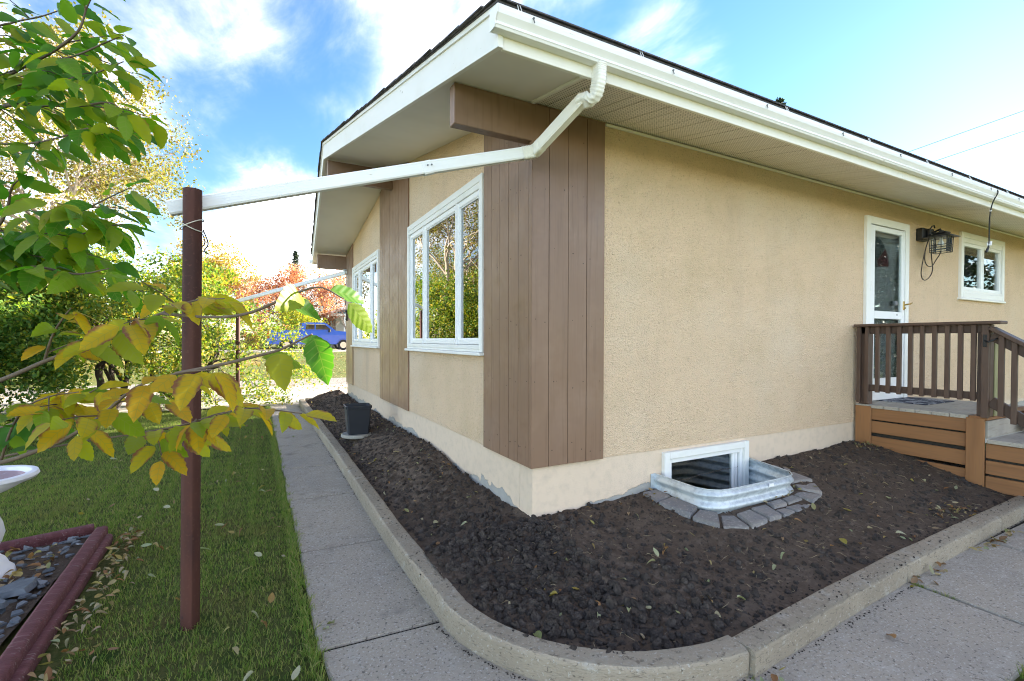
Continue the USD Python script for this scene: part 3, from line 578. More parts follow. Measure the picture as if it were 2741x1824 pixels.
obj('end_cap', on_x(prism(cap, .006), -.656), 'gutter_metal', gut)
obj('gutter_bead', cat([tube([(-.65, -.766, 3.153), (LEN, -.766, 3.153)], .0055, 8), tube([(-.65, -.742, 3.074), (LEN, -.742, 3.074)], .004, 8)]), 'white_vinyl', gut, smooth=40)
for i, x in enumerate(np.arange(-.35, 13, .93)):
    x += rnd.uniform(-.1, .1); obj('spike_head', cat([tube([(x, -.766, 3.141), (x, -.777, 3.141)], .006, 8), tube([(x, -.773, 3.14), (x + .004, -.776, 3.118)], .003, 5)]), 'flue_grey', gut)
for i, x in enumerate((-.52, .32, 1.75, 2.9, 3.95, 4.9, 5.9)):
    obj('light_clip', cat([tube([(x, -.742, 3.16), (x + .004, -.735, 3.185), (x + .006, -.72, 3.222), (x - .012, -.71, 3.232)], .0022, 5), tube([(x + .02, -.742, 3.16), (x + .022, -.735, 3.19), (x + .018, -.72, 3.225)], .0018, 5)]), 'white_vinyl', gut)
gut2 = obj('gutter', cb(-.66, 8, EV1 + .024, EV1 + .11, 3.18, 3.265, .006), 'gutter_metal', house)

# ---- windows
def frame_x(y0, y1, z0, z1, w, xa, xb, c=.004):
    """Four-sided frame in the plane x: casing w wide between x = xa and xb, mitre-free butt joints."""
    return cat([cb(xa, xb, y0, y0 + w, z0, z1, c), cb(xa, xb, y1 - w, y1, z0, z1, c), cb(xa, xb, y0 + w, y1 - w, z1 - w, z1, c), cb(xa, xb, y0 + w, y1 - w, z0, z0 + w, c)])
def swapxy(m): v = m[0]; return np.stack([v[:, 1], v[:, 0], v[:, 2]], 1), m[1][:, ::-1]
def big_window(y0, y1):
    w = obj('picture_window', cat([frame_x(y0 - .015, y1 + .015, 1.375, 2.912, .062, -.014, .05), cb(-.006, .05, y0 + .05, y1 - .05, 2.80, 2.852, .004)]), 'white_paint', house)
    obj('sill', cat([cb(-.045, .05, y0 - .03, y1 + .03, 1.345, 1.373, .006), cb(-.022, .05, y0 + .01, y1 - .01, 1.40, 1.437, .004)]), 'white_paint', w)
    a, b = y0 + .05, y1 - .05; W = b - a; cuts = [a, a + .205 * W + .04, a + .795 * W - .04, b]; cuts = [a, a + .56, b - .56, b]
    for l, r in zip(cuts[:-1], cuts[1:]):
        s = obj('sash', frame_x(l + .003, r - .003, 1.438, 2.80, .052, .008, .055, .006), 'white_vinyl', w)
        obj('pane', cb(.032, .036, l + .053, r - .053, 1.488, 2.75, 0), 'pane_glass', w)
        obj('glazing_bead', frame_x(l + .055, r - .055, 1.49, 2.748, .010, .020, .031, .002), 'white_vinyl', w)
    for l in cuts[1:-1]: obj('mullion', cb(-.004, .055, l - .012, l + .012, 1.438, 2.80, .003), 'white_vinyl', w)
    obj('room_blind', cb(.45, .46, y0 - .2, y1 + .2, .62, 2.99, 0), 'blind', w)
big_window(*W1); big_window(*W2)
kw = obj('small_window', swapxy(frame_x(6.845, 8.335, 2.09, 2.995, .075, -.016, .05)), 'white_paint', house)
obj('sill', cat([cb(6.82, 8.36, -.03, .05, 2.06, 2.089, .005), cb(6.92, 8.26, -.004, .05, 2.165, 2.20, .003), cb(6.92, 8.26, -.006, .05, 2.86, 2.92, .003)]), 'white_paint', kw)
for l, r in ((6.922, 7.60), (7.60, 8.258)):
    obj('sash', swapxy(frame_x(l + .002, r - .002, 2.20, 2.86, .045, .006, .05, .004)), 'white_vinyl', kw); obj('pane', cb(l + .045, r - .045, .030, .034, 2.244, 2.816, 0), 'side_glass', kw)
for i in range(22): obj('blind_slat', cb(6.95, 7.58, .10, .112, 2.22 + i * .029, 2.245 + i * .029, 0), 'blind', kw)
bw = obj('basement_window', swapxy(frame_x(1.288, 2.375, -.02, .543, .062, -.012, .05, .005)), 'white_paint', house)
obj('sash', swapxy(frame_x(1.352, 2.311, .042, .480, .040, .010, .05, .004)), 'white_vinyl', bw)
obj('sash', cat([cb(2.18, 2.215, .022, .05, .083, .44, .003), cb(2.232, 2.262, .03, .055, .083, .44, .003)]), 'white_vinyl', bw)
obj('pane', cb(1.392, 2.271, .034, .038, .082, .44, 0), 'pane_glass', bw)
# ---- side door behind its storm door
sd = obj('side_door', cat([cb(4.405, 4.49, -.014, .07, .775, 2.915, .004), cb(5.30, 5.385, -.014, .07, .775, 2.915, .004), cb(4.49, 5.30, -.014, .07, 2.83, 2.915, .004), cb(4.43, 5.36, -.02, .08, .745, .775, .003)]), 'white_paint', house)
obj('storm_leaf', cat([cb(4.495, 4.600, -.004, .030, .79, 2.822, .004), cb(5.235, 5.296, -.004, .030, .79, 2.822, .004), cb(4.60, 5.235, -.004, .030, 2.765, 2.822, .004), cb(4.60, 5.235, -.004, .030, 1.745, 1.835, .004), cb(4.60, 5.235, -.004, .030, .79, 1.045, .004)]), 'white_vinyl', sd)
obj('storm_pane', cb(4.60, 5.235, .012, .016, 1.835, 2.765, 0), 'side_glass', sd); obj('storm_pane', cb(4.60, 5.235, .012, .016, 1.045, 1.745, 0), 'side_glass', sd)
idr = obj('inner_door', cb(4.49, 5.30, .060, .105, .775, 2.83, .003), 'inner_door', sd)
fan = Polygon([(4.66 + .33 * math.sin(t), 2.33 + .33 * math.cos(t)) for t in np.linspace(-.6, 1.5708, 20)] + [(4.66 + .10, 2.33), (4.6, 2.33)])
C0 = (4.70, 2.36)
for k, (t0, t1) in enumerate(((-.55, .12), (.17, .82), (.87, 1.5))):
    P = [(C0[0] + .11 * math.sin(t), C0[1] + .11 * math.cos(t)) for t in np.linspace(t0, t1, 5)] + [(C0[0] + .36 * math.sin(t), C0[1] + .36 * math.cos(t)) for t in np.linspace(t1, t0, 8)]
    obj('fanlight_piece', on_y(prism(Polygon(P), .006), .052), 'red_glass' if k == 2 else 'clear_bevel', idr)
obj('fanlight_piece', on_y(prism(Polygon([(C0[0] + .09 * math.sin(t), C0[1] + .09 * math.cos(t)) for t in np.linspace(-1.57, 1.57, 10)]), .006), .052), 'clear_bevel', idr)
obj('door_knob', cat([tf(lathe([(0, 0), (.03, .004), (.033, .012), (.02, .02), (.03, .045), (.026, .06), (0, .064)], 16), np.array([[1, 0, 0], [0, 0, -1], [0, 1, 0]]), (5.12, .058, z)) for z in (1.94, 1.80)]), 'flue_grey', idr, smooth=30)
obj('peephole', tube([(4.68, .060, 2.16), (4.68, .050, 2.16)], .012, 10), 'flue_grey', idr)
obj('lever_handle', cat([cb(5.262, 5.288, -.014, -.004, 1.86, 1.97, .004), tube([(5.275, -.01, 1.925), (5.278, -.05, 1.93), (5.30, -.062, 1.935), (5.36, -.06, 1.95)], [.009, .009, .009, .006], 8), tube([(5.275, -.012, 1.885), (5.275, -.024, 1.885)], .012, 10)]), 'brass', sd, smooth=40)
for z in (1.45, 2.06, 2.52): obj('hinge', cat([cb(4.482, 4.502, -.018, -.003, z, z + .11, .002), tube([(4.492, -.018, z), (4.492, -.018, z + .11)], .005, 8)]), 'white_vinyl', sd)
# ------------------------------------------------------------------ timber landing, steps and railing at the side door
deck = thing('porch_deck', label='small cedar landing with boarded skirt and steps below the side door', cat='deck')
for y0, y1 in ((-.155, .0), (-1.085, -.952)): obj('skirt_post', cb(4.222, 4.245, y0, y1, .12, .765, .004), 'cedar_post', deck)
for z0, z1, in ((.622, .764), (.478, .606), (.30, .440), (.15, .268)): obj('skirt_board', cb(4.246, 4.272, -1.06, -.02, z0, z1, .004), 'cedar', deck)
obj('joist_frame', cat([cb(4.30, 4.34, -1.05, -.03, .3, .735, 0), cb(4.34, 5.6, -1.07, -1.03, .60, .742, .003)]), 'dark_slot', deck)
for i in range(8): obj('deck_board', cb(4.232, 5.66, -1.10 + i * .1385, -1.10 + i * .1385 + .133, .747, .782, .004), 'deck_grey' if i else 'cedar', deck)
obj('riser', cb(4.262, 5.62, -1.098, -1.076, .578, .742, .003), 'far_white' if False else 'deck_grey', deck)
def step(y0, y1, z):
    obj('tread', cb(4.225, 5.66, y0, y1, z - .038, z, .005), 'deck_grey', deck)
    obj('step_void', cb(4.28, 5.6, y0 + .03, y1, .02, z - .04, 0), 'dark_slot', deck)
step(-1.50, -1.10, .578); step(-1.83, -1.503, .385); step(-2.15, -1.833, .195)
for z0, z1, y0 in ((.40, .535, -1.50), (.255, .378, -1.50), (.10, .235, -1.83)): obj('step_board', cb(4.245, 4.272, y0, -1.088, z0, z1, .004), 'cedar', deck)
rail = obj('top_rail', cb(4.165, 4.33, -1.20, -.002, 1.640, 1.668, .005), 'deck_brown', deck)
obj('upper_rail', cb(4.232, 4.268, -1.12, -.01, 1.560, 1.638, .003), 'deck_brown', deck)
obj('lower_rail', cb(4.232, 4.268, -1.03, -.13, .935, 1.005, .003), 'deck_brown', deck)
obj('rail_post', cb(4.232, 4.32, -.125, -.03, .785, 1.638, .004), 'deck_brown', deck); obj('newel', cb(4.236, 4.325, -1.112, -1.022, .785, 1.638, .004), 'deck_brown', deck)
obj('newel', cb(4.340, 4.415, -1.115, -1.03, .785, 1.56, .004), 'green_lumber', deck)
for y in (-.02, -.100): obj('baluster', cb(4.196, 4.230, y - .036, y, .80, 1.638, .003), 'deck_brown', deck)
for y in (-.218, -.318, -.416, -.514, -.612, -.712, -.811, -.909, -1.004): obj('baluster', cb(4.196, 4.230, y - .018, y + .018, .925, 1.638, .003), 'deck_brown', deck)
obj('baluster', cb(4.196, 4.232, -1.112, -1.062, .775, 1.638, .003), 'deck_brown', deck)
SL = .68
obj('stair_rail', bar((4.245, -1.118, 1.605), (4.245, -2.12, 1.605 - SL * 1.0), .13, .034, c=.005), 'deck_brown', deck)
obj('stair_rail', bar((4.25, -1.12, 1.535), (4.25, -2.12, 1.535 - SL), .035, .085), 'deck_brown', deck)
obj('stair_rail', bar((4.25, -1.118, .93), (4.25, -2.12, .93 - SL * 1.0), .035, .095), 'deck_brown', deck)
for i, y in enumerate((-1.196, -1.281, -1.375, -1.47, -1.56, -1.66, -1.76, -1.86, -1.96)):
    dz = SL * (y + 1.118); obj('baluster', cb(4.196, 4.230, y - .019, y + .019, .855 + dz, 1.585 + dz, .003), 'deck_brown', deck)
obj('newel', cb(4.236, 4.325, -2.14, -2.05, .02, 1.0, .004), 'deck_brown', deck)
obj('rail_bracket', cat([cb(4.186, 4.196, -1.100, -1.076, 1.43, 1.545, .002), tube([(4.188, -1.09, 1.49), (4.16, -1.12, 1.475), (4.2, -1.155, 1.50), (4.23, -1.16, 1.51)], .007, 8), tube([(4.186, -1.088, 1.445), (4.178, -1.088, 1.445)], .008, 8), tube([(4.186, -1.088, 1.53), (4.178, -1.088, 1.53)], .008, 8)]), 'black_metal', deck)
mat_ = obj('door_mat', cb(4.73, 5.43, -.45, .0, .782, .790, .002), 'mat_dark', label='dark blue and grey striped door mat on the landing', cat='door mat')
plank = bar((5.03, -1.20, .60), (5.41, -1.16, 1.78), .265, .04, up=(0, 1, 0)); obj('leaning_plank', plank, 'cedar_post', label='wide bare cedar plank leaning upright beyond the stair railing', cat='plank')
obj('cedar_panel', cat([cb(5.62, 5.66, -1.6, -1.12, .2, 1.15, .004), cb(5.60, 5.70, -1.22, -1.12, .2, 1.62, .004)]), 'cedar_post', label='low cedar side panel at the far edge of the steps', cat='panel')

# ------------------------------------------------------------------ lantern, cords, hanging cable
lt = thing('wall_lantern', label='black caged wall lantern on a bracket between side door and small window', cat='wall lamp')
obj('back_plate', cb(5.62, 5.80, -.055, .02, 2.745, 2.90, .008), 'black_metal', lt)
obj('socket_adapter', cat([cb(5.70, 5.80, -.10, -.056, 2.76, 2.89, .01), tube([(5.70, -.09, 2.87), (5.715, -.11, 2.915), (5.75, -.115, 2.925), (5.78, -.11, 2.90)], .008, 8)]), 'black_metal', lt)
obj('arm', tube([(5.79, -.07, 2.835), (5.74, -.14, 2.85), (5.715, -.19, 2.862), (5.715, -.20, 2.83)], .011, 8), 'black_metal', lt, smooth=40)
LC = (5.715, -.20)
def sq(r, z): return lathe([(r * 1.414, z)], 4)[0]
prof = [(0, 2.845), (.022, 2.842), (.022, 2.825), (.075, 2.818), (.07, 2.805), (.055, 2.80), (.15, 2.765), (.15, 2.755), (.06, 2.757), (0, 2.757)]
v, f = lathe([(r * 1.3, z) for r, z in prof], 4); obj('lamp_cap', tf((v @ rotz(math.pi / 4).T, f), t=(LC[0], LC[1], 0)), 'black_metal', lt)
bars = []
for i in range(4):
    for s in (-1, -.36, .36):
        x, y = (s, -1) ; a = i * math.pi / 2; p = rotz(a) @ np.array([x * .088, y * .088, 0]); bars.append(tube([(LC[0] + p[0], LC[1] + p[1], 2.757), (LC[0] + p[0] * .92, LC[1] + p[1] * .92, 2.575)], .0042, 5))
    for z, kx in ((2.66, .95), (2.632, .945), (2.60, .935), (2.575, .92)):
        q = [rotz(a) @ np.array([s * .088 * kx, -.088 * kx, 0]) for s in (-1, 1)]; bars.append(tube([(LC[0] + p[0], LC[1] + p[1], z) for p in q], .0042, 5))
obj('cage', cat(bars), 'black_metal', lt)
v, f = lathe([(.115, 2.757), (.106, 2.578)], 4); obj('lamp_glass', tf((v @ rotz(math.pi / 4).T, f), t=(LC[0], LC[1], 0)), 'lamp_glass', lt)
obj('bulb', lathe([(0, 2.757), (.014, 2.755), (.014, 2.72), (.03, 2.69), (.026, 2.665), (0, 2.655)], 12, (LC[0], LC[1], 0)), 'white_vinyl', lt, smooth=40)
def spline(P, n=8):
    P = np.asarray(P, float); Q = np.vstack([2 * P[0] - P[1], P, 2 * P[-1] - P[-2]]); out = []
    for i in range(1, len(Q) - 2):
        for t in np.linspace(0, 1, n, endpoint=False):
            a, b, c, d = Q[i - 1:i + 3]; out.append(.5 * (2 * b + (c - a) * t + (2 * a - 5 * b + 4 * c - d) * t * t + (3 * b - a - 3 * c + d) * t ** 3))
    return np.array(out + [P[-1]])
co = thing('extension_cord', label='brown flat cord hanging in loops under the wall lantern', cat='cord')
obj('cord_loop', tube(spline([(5.68, -.105, 2.80), (5.645, -.09, 2.70), (5.615, -.07, 2.55), (5.60, -.05, 2.36), (5.65, -.04, 2.27), (5.75, -.04, 2.255), (5.86, -.045, 2.32), (5.90, -.05, 2.41), (5.85, -.055, 2.56), (5.83, -.06, 2.76)]), .006, 6), 'cord_brown', co, smooth=True)
obj('cord_loop', tube(spline([(5.665, -.105, 2.79), (5.625, -.08, 2.62), (5.66, -.06, 2.50), (5.76, -.05, 2.435), (5.88, -.05, 2.44), (5.94, -.07, 2.52), (5.90, -.12, 2.58), (5.78, -.17, 2.60)]), .006, 6), 'cord_brown', co, smooth=True)
obj('plug', cat([tube(spline([(5.73, -.11, 2.88), (5.75, -.13, 2.80), (5.745, -.13, 2.70)]), .005, 6), lathe([(0, 2.70), (.008, 2.698), (.018, 2.66), (.014, 2.645), (0, 2.644)], 8, (5.745, -.13, 0))]), 'cord_brown', co, smooth=40)
cbl = thing('hanging_cable', label='black cable dangling from the gutter in front of the small window', cat='cable')
obj('cable', tube(spline([(5.475, -.755, 3.165), (5.485, -.775, 3.12), (5.478, -.74, 3.03), (5.47, -.72, 2.92), (5.482, -.71, 2.78), (5.512, -.70, 2.62), (5.508, -.70, 2.56)]), .0065, 6), 'cable_black', cbl, smooth=True)
obj('cable_end', tube([(5.508, -.70, 2.565), (5.49, -.70, 2.525), (5.452, -.70, 2.485), (5.435, -.70, 2.475)], [.007, .010, .014, .010], 8), 'cable_black', cbl, smooth=40)
obj('clear_tag', cat([bar((5.50, -.705, 2.55), (5.53, -.70, 2.60), .04, .012), tube([(5.472, -.722, 2.925), (5.468, -.722, 2.935)], .012, 8)]), 'white_tag', cbl)

# ------------------------------------------------------------------ window well and its ring of pavers
def well_mesh():
    ls = LineString(WELL); n = 70; P = np.array([ls.interpolate(t, normalized=True).coords[0] for t in np.linspace(0, 1, n)])
    Tn = np.gradient(P, axis=0); Tn /= np.linalg.norm(Tn, axis=1)[:, None]; N = np.stack([Tn[:, 1], -Tn[:, 0]], 1)
    zs_ = np.linspace(-.30, .372, 85); ph = (zs_ - .372) / .088 * 2 * math.pi; off = .014 * np.cos(ph)
    V = np.array([[*(P[i] + N[i] * (-off[j])), zs_[j]] for i in range(n) for j in range(len(zs_))]); m = len(zs_); F = []
    for i in range(n - 1):
        for j in range(m - 1): a = i * m + j; F += [[a, a + m, a + m + 1], [a, a + m + 1, a + 1]]
    inner = V.copy(); inner[:, :2] -= np.repeat(N, m, 0) * .003
    return cat([(V, np.array(F)), (inner, np.array(F)[:, ::-1])]), P
wm, WP = well_mesh()
well = obj('window_well', wm, 'galvanised', smooth=True, label='corrugated galvanised steel well round the basement window', cat='window well')
obj('rim', tube([(p[0], p[1], .374) for p in WP], .0045, 6), 'galvanised', well, smooth=True)
for x in (1.19, 2.395): obj('flange', cb(x - .03, x + .03, .016, .022, -.2, .376, .001), 'galvanised', well)
obj('well_gravel', tf(prism(wellpoly, .01), t=(0, 0, -.26)), 'gravel', well)
obj('price_label', tf(cb(-.028, .028, -.002, .002, -.013, .013, 0), rotz(-.02), (1.86, -.572, .345)), 'white_tag', well)
pav = thing('paver_ring', label='ring of grey concrete pavers laid round the window well', cat='pavers')
PV = [[(1.02, -.03), (1.18, -.03), (1.175, -.19), (.99, -.22)], [(.985, -.232), (1.172, -.20), (1.20, -.43), (1.05, -.49)], [(1.045, -.505), (1.20, -.442), (1.275, -.545), (1.12, -.69)],
      [(1.13, -.70), (1.285, -.553), (1.385, -.60), (1.315, -.78)], [(1.328, -.787), (1.397, -.603), (1.565, -.592), (1.53, -.77)], [(1.545, -.772), (1.578, -.592), (1.765, -.588), (1.685, -.775)],
      [(1.70, -.778), (1.742, -.680), (1.85, -.680), (1.87, -.765)], [(1.745, -.668), (1.778, -.586), (1.955, -.584), (1.92, -.668)], [(1.865, -.676), (1.93, -.676), (2.11, -.676), (2.12, -.74), (1.885, -.768)], [(1.935, -.664), (1.968, -.582), (2.12, -.576), (2.13, -.664)],
      [(2.142, -.735), (2.135, -.58), (2.26, -.545), (2.37, -.68)], [(2.382, -.675), (2.275, -.535), (2.335, -.46), (2.575, -.50)], [(2.58, -.485), (2.34, -.445), (2.36, -.31), (2.63, -.27)], [(2.632, -.255), (2.365, -.295), (2.40, -.12), (2.66, -.08)]]
rnd = random.Random(5)
for q in PV:
    P = Polygon(q).buffer(-.004).buffer(-.008).buffer(.008); c = P.centroid; z = float(soil_h(c.x, c.y)) + .012 + rnd.uniform(-.006, .006)
    m = cat([tf(prism(P, .075), t=(0, 0, -.08)), tf(prism(P.buffer(-.006), .005), t=(0, 0, -.005))])
    v = m[0]; v = v + np.array([0, 0, 1]) * (z + (v[:, :1] - c.x) * rnd.uniform(-.04, .04) + (v[:, 1:2] - c.y) * .05)
    obj('paver', (v, m[1]), 'paver', pav)

# ------------------------------------------------------------------ flower pot on its disc, posts and downspouts
rim = []
pot = thing('flower_pot', label='square black plastic flower pot standing in the bed by the front wall', cat='flower pot')
PX, PY, PZ = -.50, 3.80, .215
R = rotz(math.radians(-3))
def ring_box(levels, n=1):
    V, F = [], []
    for hw, z in levels:
        c = hw * .12
        V += [(-hw + c, -hw, z), (hw - c, -hw, z), (hw, -hw + c, z), (hw, hw - c, z), (hw - c, hw, z), (-hw + c, hw, z), (-hw, hw - c, z), (-hw, -hw + c, z)]
    for i in range(len(levels) - 1):
        for j in range(8): a, b = i * 8 + j, i * 8 + (j + 1) % 8; F += [[a, b, b + 8], [a, b + 8, a + 8]]
    return np.array(V, float), np.array(F)
obj('body', tf(ring_box([(.0, 0), (.128, 0), (.132, .01), (.158, .345), (.166, .347), (.170, .382), (.160, .384), (.156, .350), (.148, .34), (.125, .05), (0, .05)]), R, (PX, PY, PZ)), 'black_plastic', pot)
obj('pot_soil', tf(ring_box([(0, .22), (.1425, .22)]), R, (PX, PY, PZ)), 'soil', pot)
obj('stepping_disc', jitter(lathe([(0, PZ - .045), (.205, PZ - .045), (.215, PZ - .035), (.213, PZ - .008), (.205, PZ), (0, PZ)], 40, (PX, PY, 0)), .003, 12), 'concrete_drive', smooth=40, label='round concrete disc under the black flower pot', cat='disc')
def pipe_post(b, t, r, **kw):
    b, t = np.array(b), np.array(t); p = thing('pipe_post', **kw)
    path = [b + (t - b) * k for k in np.linspace(0, 1, 12)]; v, f = tube(path, r, 28, cap=False)
    vi, fi = tube(path[-3:], r - .005, 28, cap=False); d = (t - b) / np.linalg.norm(t - b); top = cat([(v, f), (vi, fi[:, ::-1])])
    n0, n1 = len(v) - 28, len(v) + 2 * 28; j = np.arange(28); k = (j + 1) % 28
    top = (top[0], np.vstack([top[1], np.stack([n0 + j, n0 + k, n1 + k], 1), np.stack([n0 + j, n1 + k, n1 + j], 1)]))
    obj('pipe', top, 'rust', p, smooth=40); return p
p1 = pipe_post((-2.030, .082, -.1), (-2.009, .107, 2.268), .0436, label='thick rusty brown steel post on the lawn holding up the near downspout', cat='post')
p2 = pipe_post((-2.073, 9.31, -.1), (-2.06, 9.33, 2.26), .040, label='distant rusty post beside the driveway holding up the far downspout', cat='post')
tw = thing('tie_wire', label='pale twine lashed round the top of the near rusty post', cat='twine')
th2 = np.linspace(0, 2 * math.pi, 24)
for k in range(2):
    obj('loop', tube([(-2.012 + .052 * math.cos(t) - (.012 if math.sin(t) > .3 else 0), .105 + (.05 if math.sin(t) < 0 else .078) * math.sin(t), 2.085 + .028 * math.cos(t + .6 * k) * (1 - 2 * k) - .012 * k) for t in th2], .0028, 5), 'twine', tw, smooth=True)
obj('loose_end', tube(spline([(-1.962, .10, 2.06), (-1.94, .09, 1.99), (-1.955, .085, 1.95), (-1.935, .08, 1.93)]), .003, 5), 'cable_black', tw, smooth=True)
obj('loose_end', tube(spline([(-1.965, .10, 2.04), (-1.955, .09, 1.99), (-1.975, .085, 1.955), (-1.95, .085, 1.94)]), .0025, 5), 'cable_black', tw, smooth=True)
def dprof(w, h, ribs=True):  # rectangular downspout with shallow ribs
    pts = []; c = .008
    def side(a, b, n):
        a, b = np.array(a), np.array(b); d = b - a; nr = np.array([d[1], -d[0]]) / np.linalg.norm(d)
        for t in np.linspace(.12, .88, n): pts.append(a + d * t - nr * (.0022 if ribs and int(round((t - .12) / .76 * (n - 1))) % 2 else 0))
    side((-w / 2, -h / 2), (w / 2, -h / 2), 5); side((w / 2, -h / 2), (w / 2, h / 2), 9); side((w / 2, h / 2), (-w / 2, h / 2), 5); side((-w / 2, h / 2), (-w / 2, -h / 2), 9)
    return np.array(pts)
ds = thing('downspout', label='long near white metal downspout running from the gutter to the rusty lawn post', cat='downspout')
A0, A1, A2 = np.array([.025, -.712, 3.062]), np.array([.025, -.712, 2.965]), np.array([-.055, -.125, 2.752])
A3 = np.array([-2.125, .205, 2.178])
upx = (1, .0, .0)
def crimp(path, w, h):
    Q = spline(path, 14); P = []; base = dprof(w, h, False); V, F = [], []; n = len(base)
    for i, p in enumerate(Q):
        t = Q[min(i + 1, len(Q) - 1)] - Q[max(i - 1, 0)]; d, s, u = frame(t, UPV); s_ = 1 + (.05 * math.sin(i * 1.9) if 2 < i < len(Q) - 3 else 0)
        V.append(p + np.outer(base[:, 0] * s_, s) + np.outer(base[:, 1] * s_, u))
    V = np.vstack(V)
    for i in range(len(Q) - 1):
        for j in range(n): a, b = i * n + j, i * n + (j + 1) % n; F += [[a, b, b + n], [a, b + n, a + n]]
    return V, np.array(F)
dA = (A2 - A1) / np.linalg.norm(A2 - A1); dB = (A3 - A2) / np.linalg.norm(A3 - A2)
UPV = (0, 1, 0.001)
obj('elbow', crimp([A0, A0 + [0, 0, -.04], A1 + [0, .008, -.01], A1 + [0, .05, -.062], A1 + dA * .16], .058, .082), 'cream_metal', ds, smooth=60)
UPV = (0, 0, 1)
obj('short_run', sweep(dprof(.056, .080)[::-1], [A1 + dA * .135, A2 - dA * .05]), 'cream_metal', ds, smooth=35)
obj('elbow', crimp([A2 - dA * .085, A2 - dA * .045, A2 + [0, .0, .004], A2 + dB * .05, A2 + dB * .095], .058, .082), 'cream_metal', ds, smooth=60)
mid = A2 + dB * .72
obj('long_run', sweep(dprof(.052, .076)[::-1], [A2 + dB * .09, mid + [0, 0, .004], A3]), 'gutter_metal', ds, smooth=35)
obj('joint_sleeve', sweep(dprof(.056, .081)[::-1], [mid + [0, 0, .004], mid + dB * .06]), 'gutter_metal', ds, smooth=35)
for k in (.05, .3): obj('screw', tube([mid + dB * k * .1 + [-.005, -.030, .01], mid + dB * k * .1 + [-.005, -.036, .01]], .005, 8), 'flue_grey', ds)
ds2 = thing('downspout', label='far thin white downspout sloping from the front corner to the driveway post', cat='downspout')
obj('long_run', sweep(dprof(.056, .074)[::-1], [(-.03, 7.72, 2.90), (-1.1, 8.54, 2.61), (-2.17, 9.39, 2.30)]), 'gutter_metal', ds2, smooth=35)
obj('elbow', sweep(dprof(.06, .078)[::-1], [(-.03, 7.95, 3.1), (-.02, 7.90, 2.99), (-.03, 7.72, 2.90)]), 'gutter_metal', ds2, smooth=35)
obj('wall_bracket', cat([cb(-.03, .0, 7.66, 7.70, 1.88, 2.12, .004), cb(-.045, -.03, 7.655, 7.69, 1.90, 1.93, .003), cb(-.045, -.03, 7.655, 7.69, 2.06, 2.09, .003)]), 'black_metal', label='small black bracket on the far corner boards', cat='bracket')

# ------------------------------------------------------------------ bird bath, landscape timbers, slate
bb = thing('bird_bath', label='white cast bird bath with scalloped rim at the left edge of the lawn', cat='bird bath')
BX, BY = -3.215, 1.165
v, f = lathe([(0, .0), (.155, .0), (.165, .02), (.158, .05), (.135, .075), (.125, .10), (.118, .115), (.085, .15), (.078, .18), (.105, .23), (.118, .28), (.108, .34), (.078, .42), (.06, .47), (.058, .495), (.072, .50), (.075, .515), (.06, .525)], 40, (BX, BY, 0)); obj('pedestal', (v, f), 'birdbath_white', bb, smooth=40)
v, f = lathe([(.0, .515), (.075, .517), (.14, .545), (.215, .588), (.262, .607), (.275, .625), (.268, .645), (.245, .650), (.225, .640), (.212, .622), (.15, .592), (0, .575)], 64, (BX, BY, 0))
v = np.array(v); r = np.hypot(v[:, 0] - BX, v[:, 1] - BY); a = np.arctan2(v[:, 1] - BY, v[:, 0] - BX); v[:, 2] += np.where((r > .22) & (v[:, 2] > .63), .004 * np.sin(a * 32), 0)
obj('bowl', (v, f), 'birdbath_white', bb, smooth=50)
obj('dried_basin', lathe([(0, .578), (.15, .5955), (.208, .624)], 48, (BX, BY, 0)), 'birdbath_stain', bb, smooth=True)
def timber(a, b, w, h, seed, **kw):
    a, b = np.array(a, float), np.array(b, float); d, s, u = frame(b - a); ln = np.linalg.norm(b - a); n = int(ln / .03); ang = np.arange(18) * 2 * math.pi / 18; V, F = [], []
    for i in range(n + 1):
        t = i / n; x = ln * t
        for q in ang:
            cx_, sx_ = math.cos(q), math.sin(q); k = (abs(cx_) ** 3.2 + abs(sx_) ** 3.2) ** (-1 / 3.2); V.append((x, cx_ * k * w / 2, sx_ * k * h / 2))
    V = np.array(V); p = V * [2.2, 30, 30]; r_ = 1 + (meshkit.fbm(p, 3, seed) - .5) * .22; g = meshkit.noise(V * [3, 22, 22], seed + 5); r_ = r_ - .28 * np.clip(g - .72, 0, 1)
    V[:, 1:] *= r_[:, None]; m = 18
    for i in range(n):
        for j in range(m): p0, p1 = i * m + j, i * m + (j + 1) % m; F += [[p0, p0 + m, p1 + m], [p0, p1 + m, p1]]
    c = len(V); V = np.vstack([V, [(0, 0, 0), (ln, 0, 0)]])
    for j in range(m): F += [[c, j, (j + 1) % m], [c + 1, n * m + (j + 1) % m, n * m + j]]
    X = mat4(np.stack([d, -s, u], 1), a)
    return obj('landscape_timber', (V, np.array(F)[:, ::-1]), 'timber_red', smooth=50, xf=X, **kw)
timber((-2.735, 1.63, .045), (-2.66, -.75, .05), .082, .095, 1, label='long cracked maroon landscape timber on top, pointing at the viewer', cat='timber')
timber((-2.682, 1.58, .008), (-2.607, -.75, .008), .055, .07, 2, label='paler maroon timber lying low along the lawn side of the cracked one', cat='timber')
timber((-2.80, 1.735, .035), (-4.1, 1.33, .035), .095, .10, 3, label='smooth maroon timber behind the bird bath, crossing the frame edge', cat='timber')
obj('slate_bed', tf(grid(np.linspace(-4.2, -2.79, 30), np.linspace(-.7, 1.68, 40), lambda x, y: .012 + .02 * meshkit.noise(np.stack([x * 9, y * 9, x * 0], -1)))), 'soil', smooth=True, kind='structure')
rng = np.random.default_rng(11)
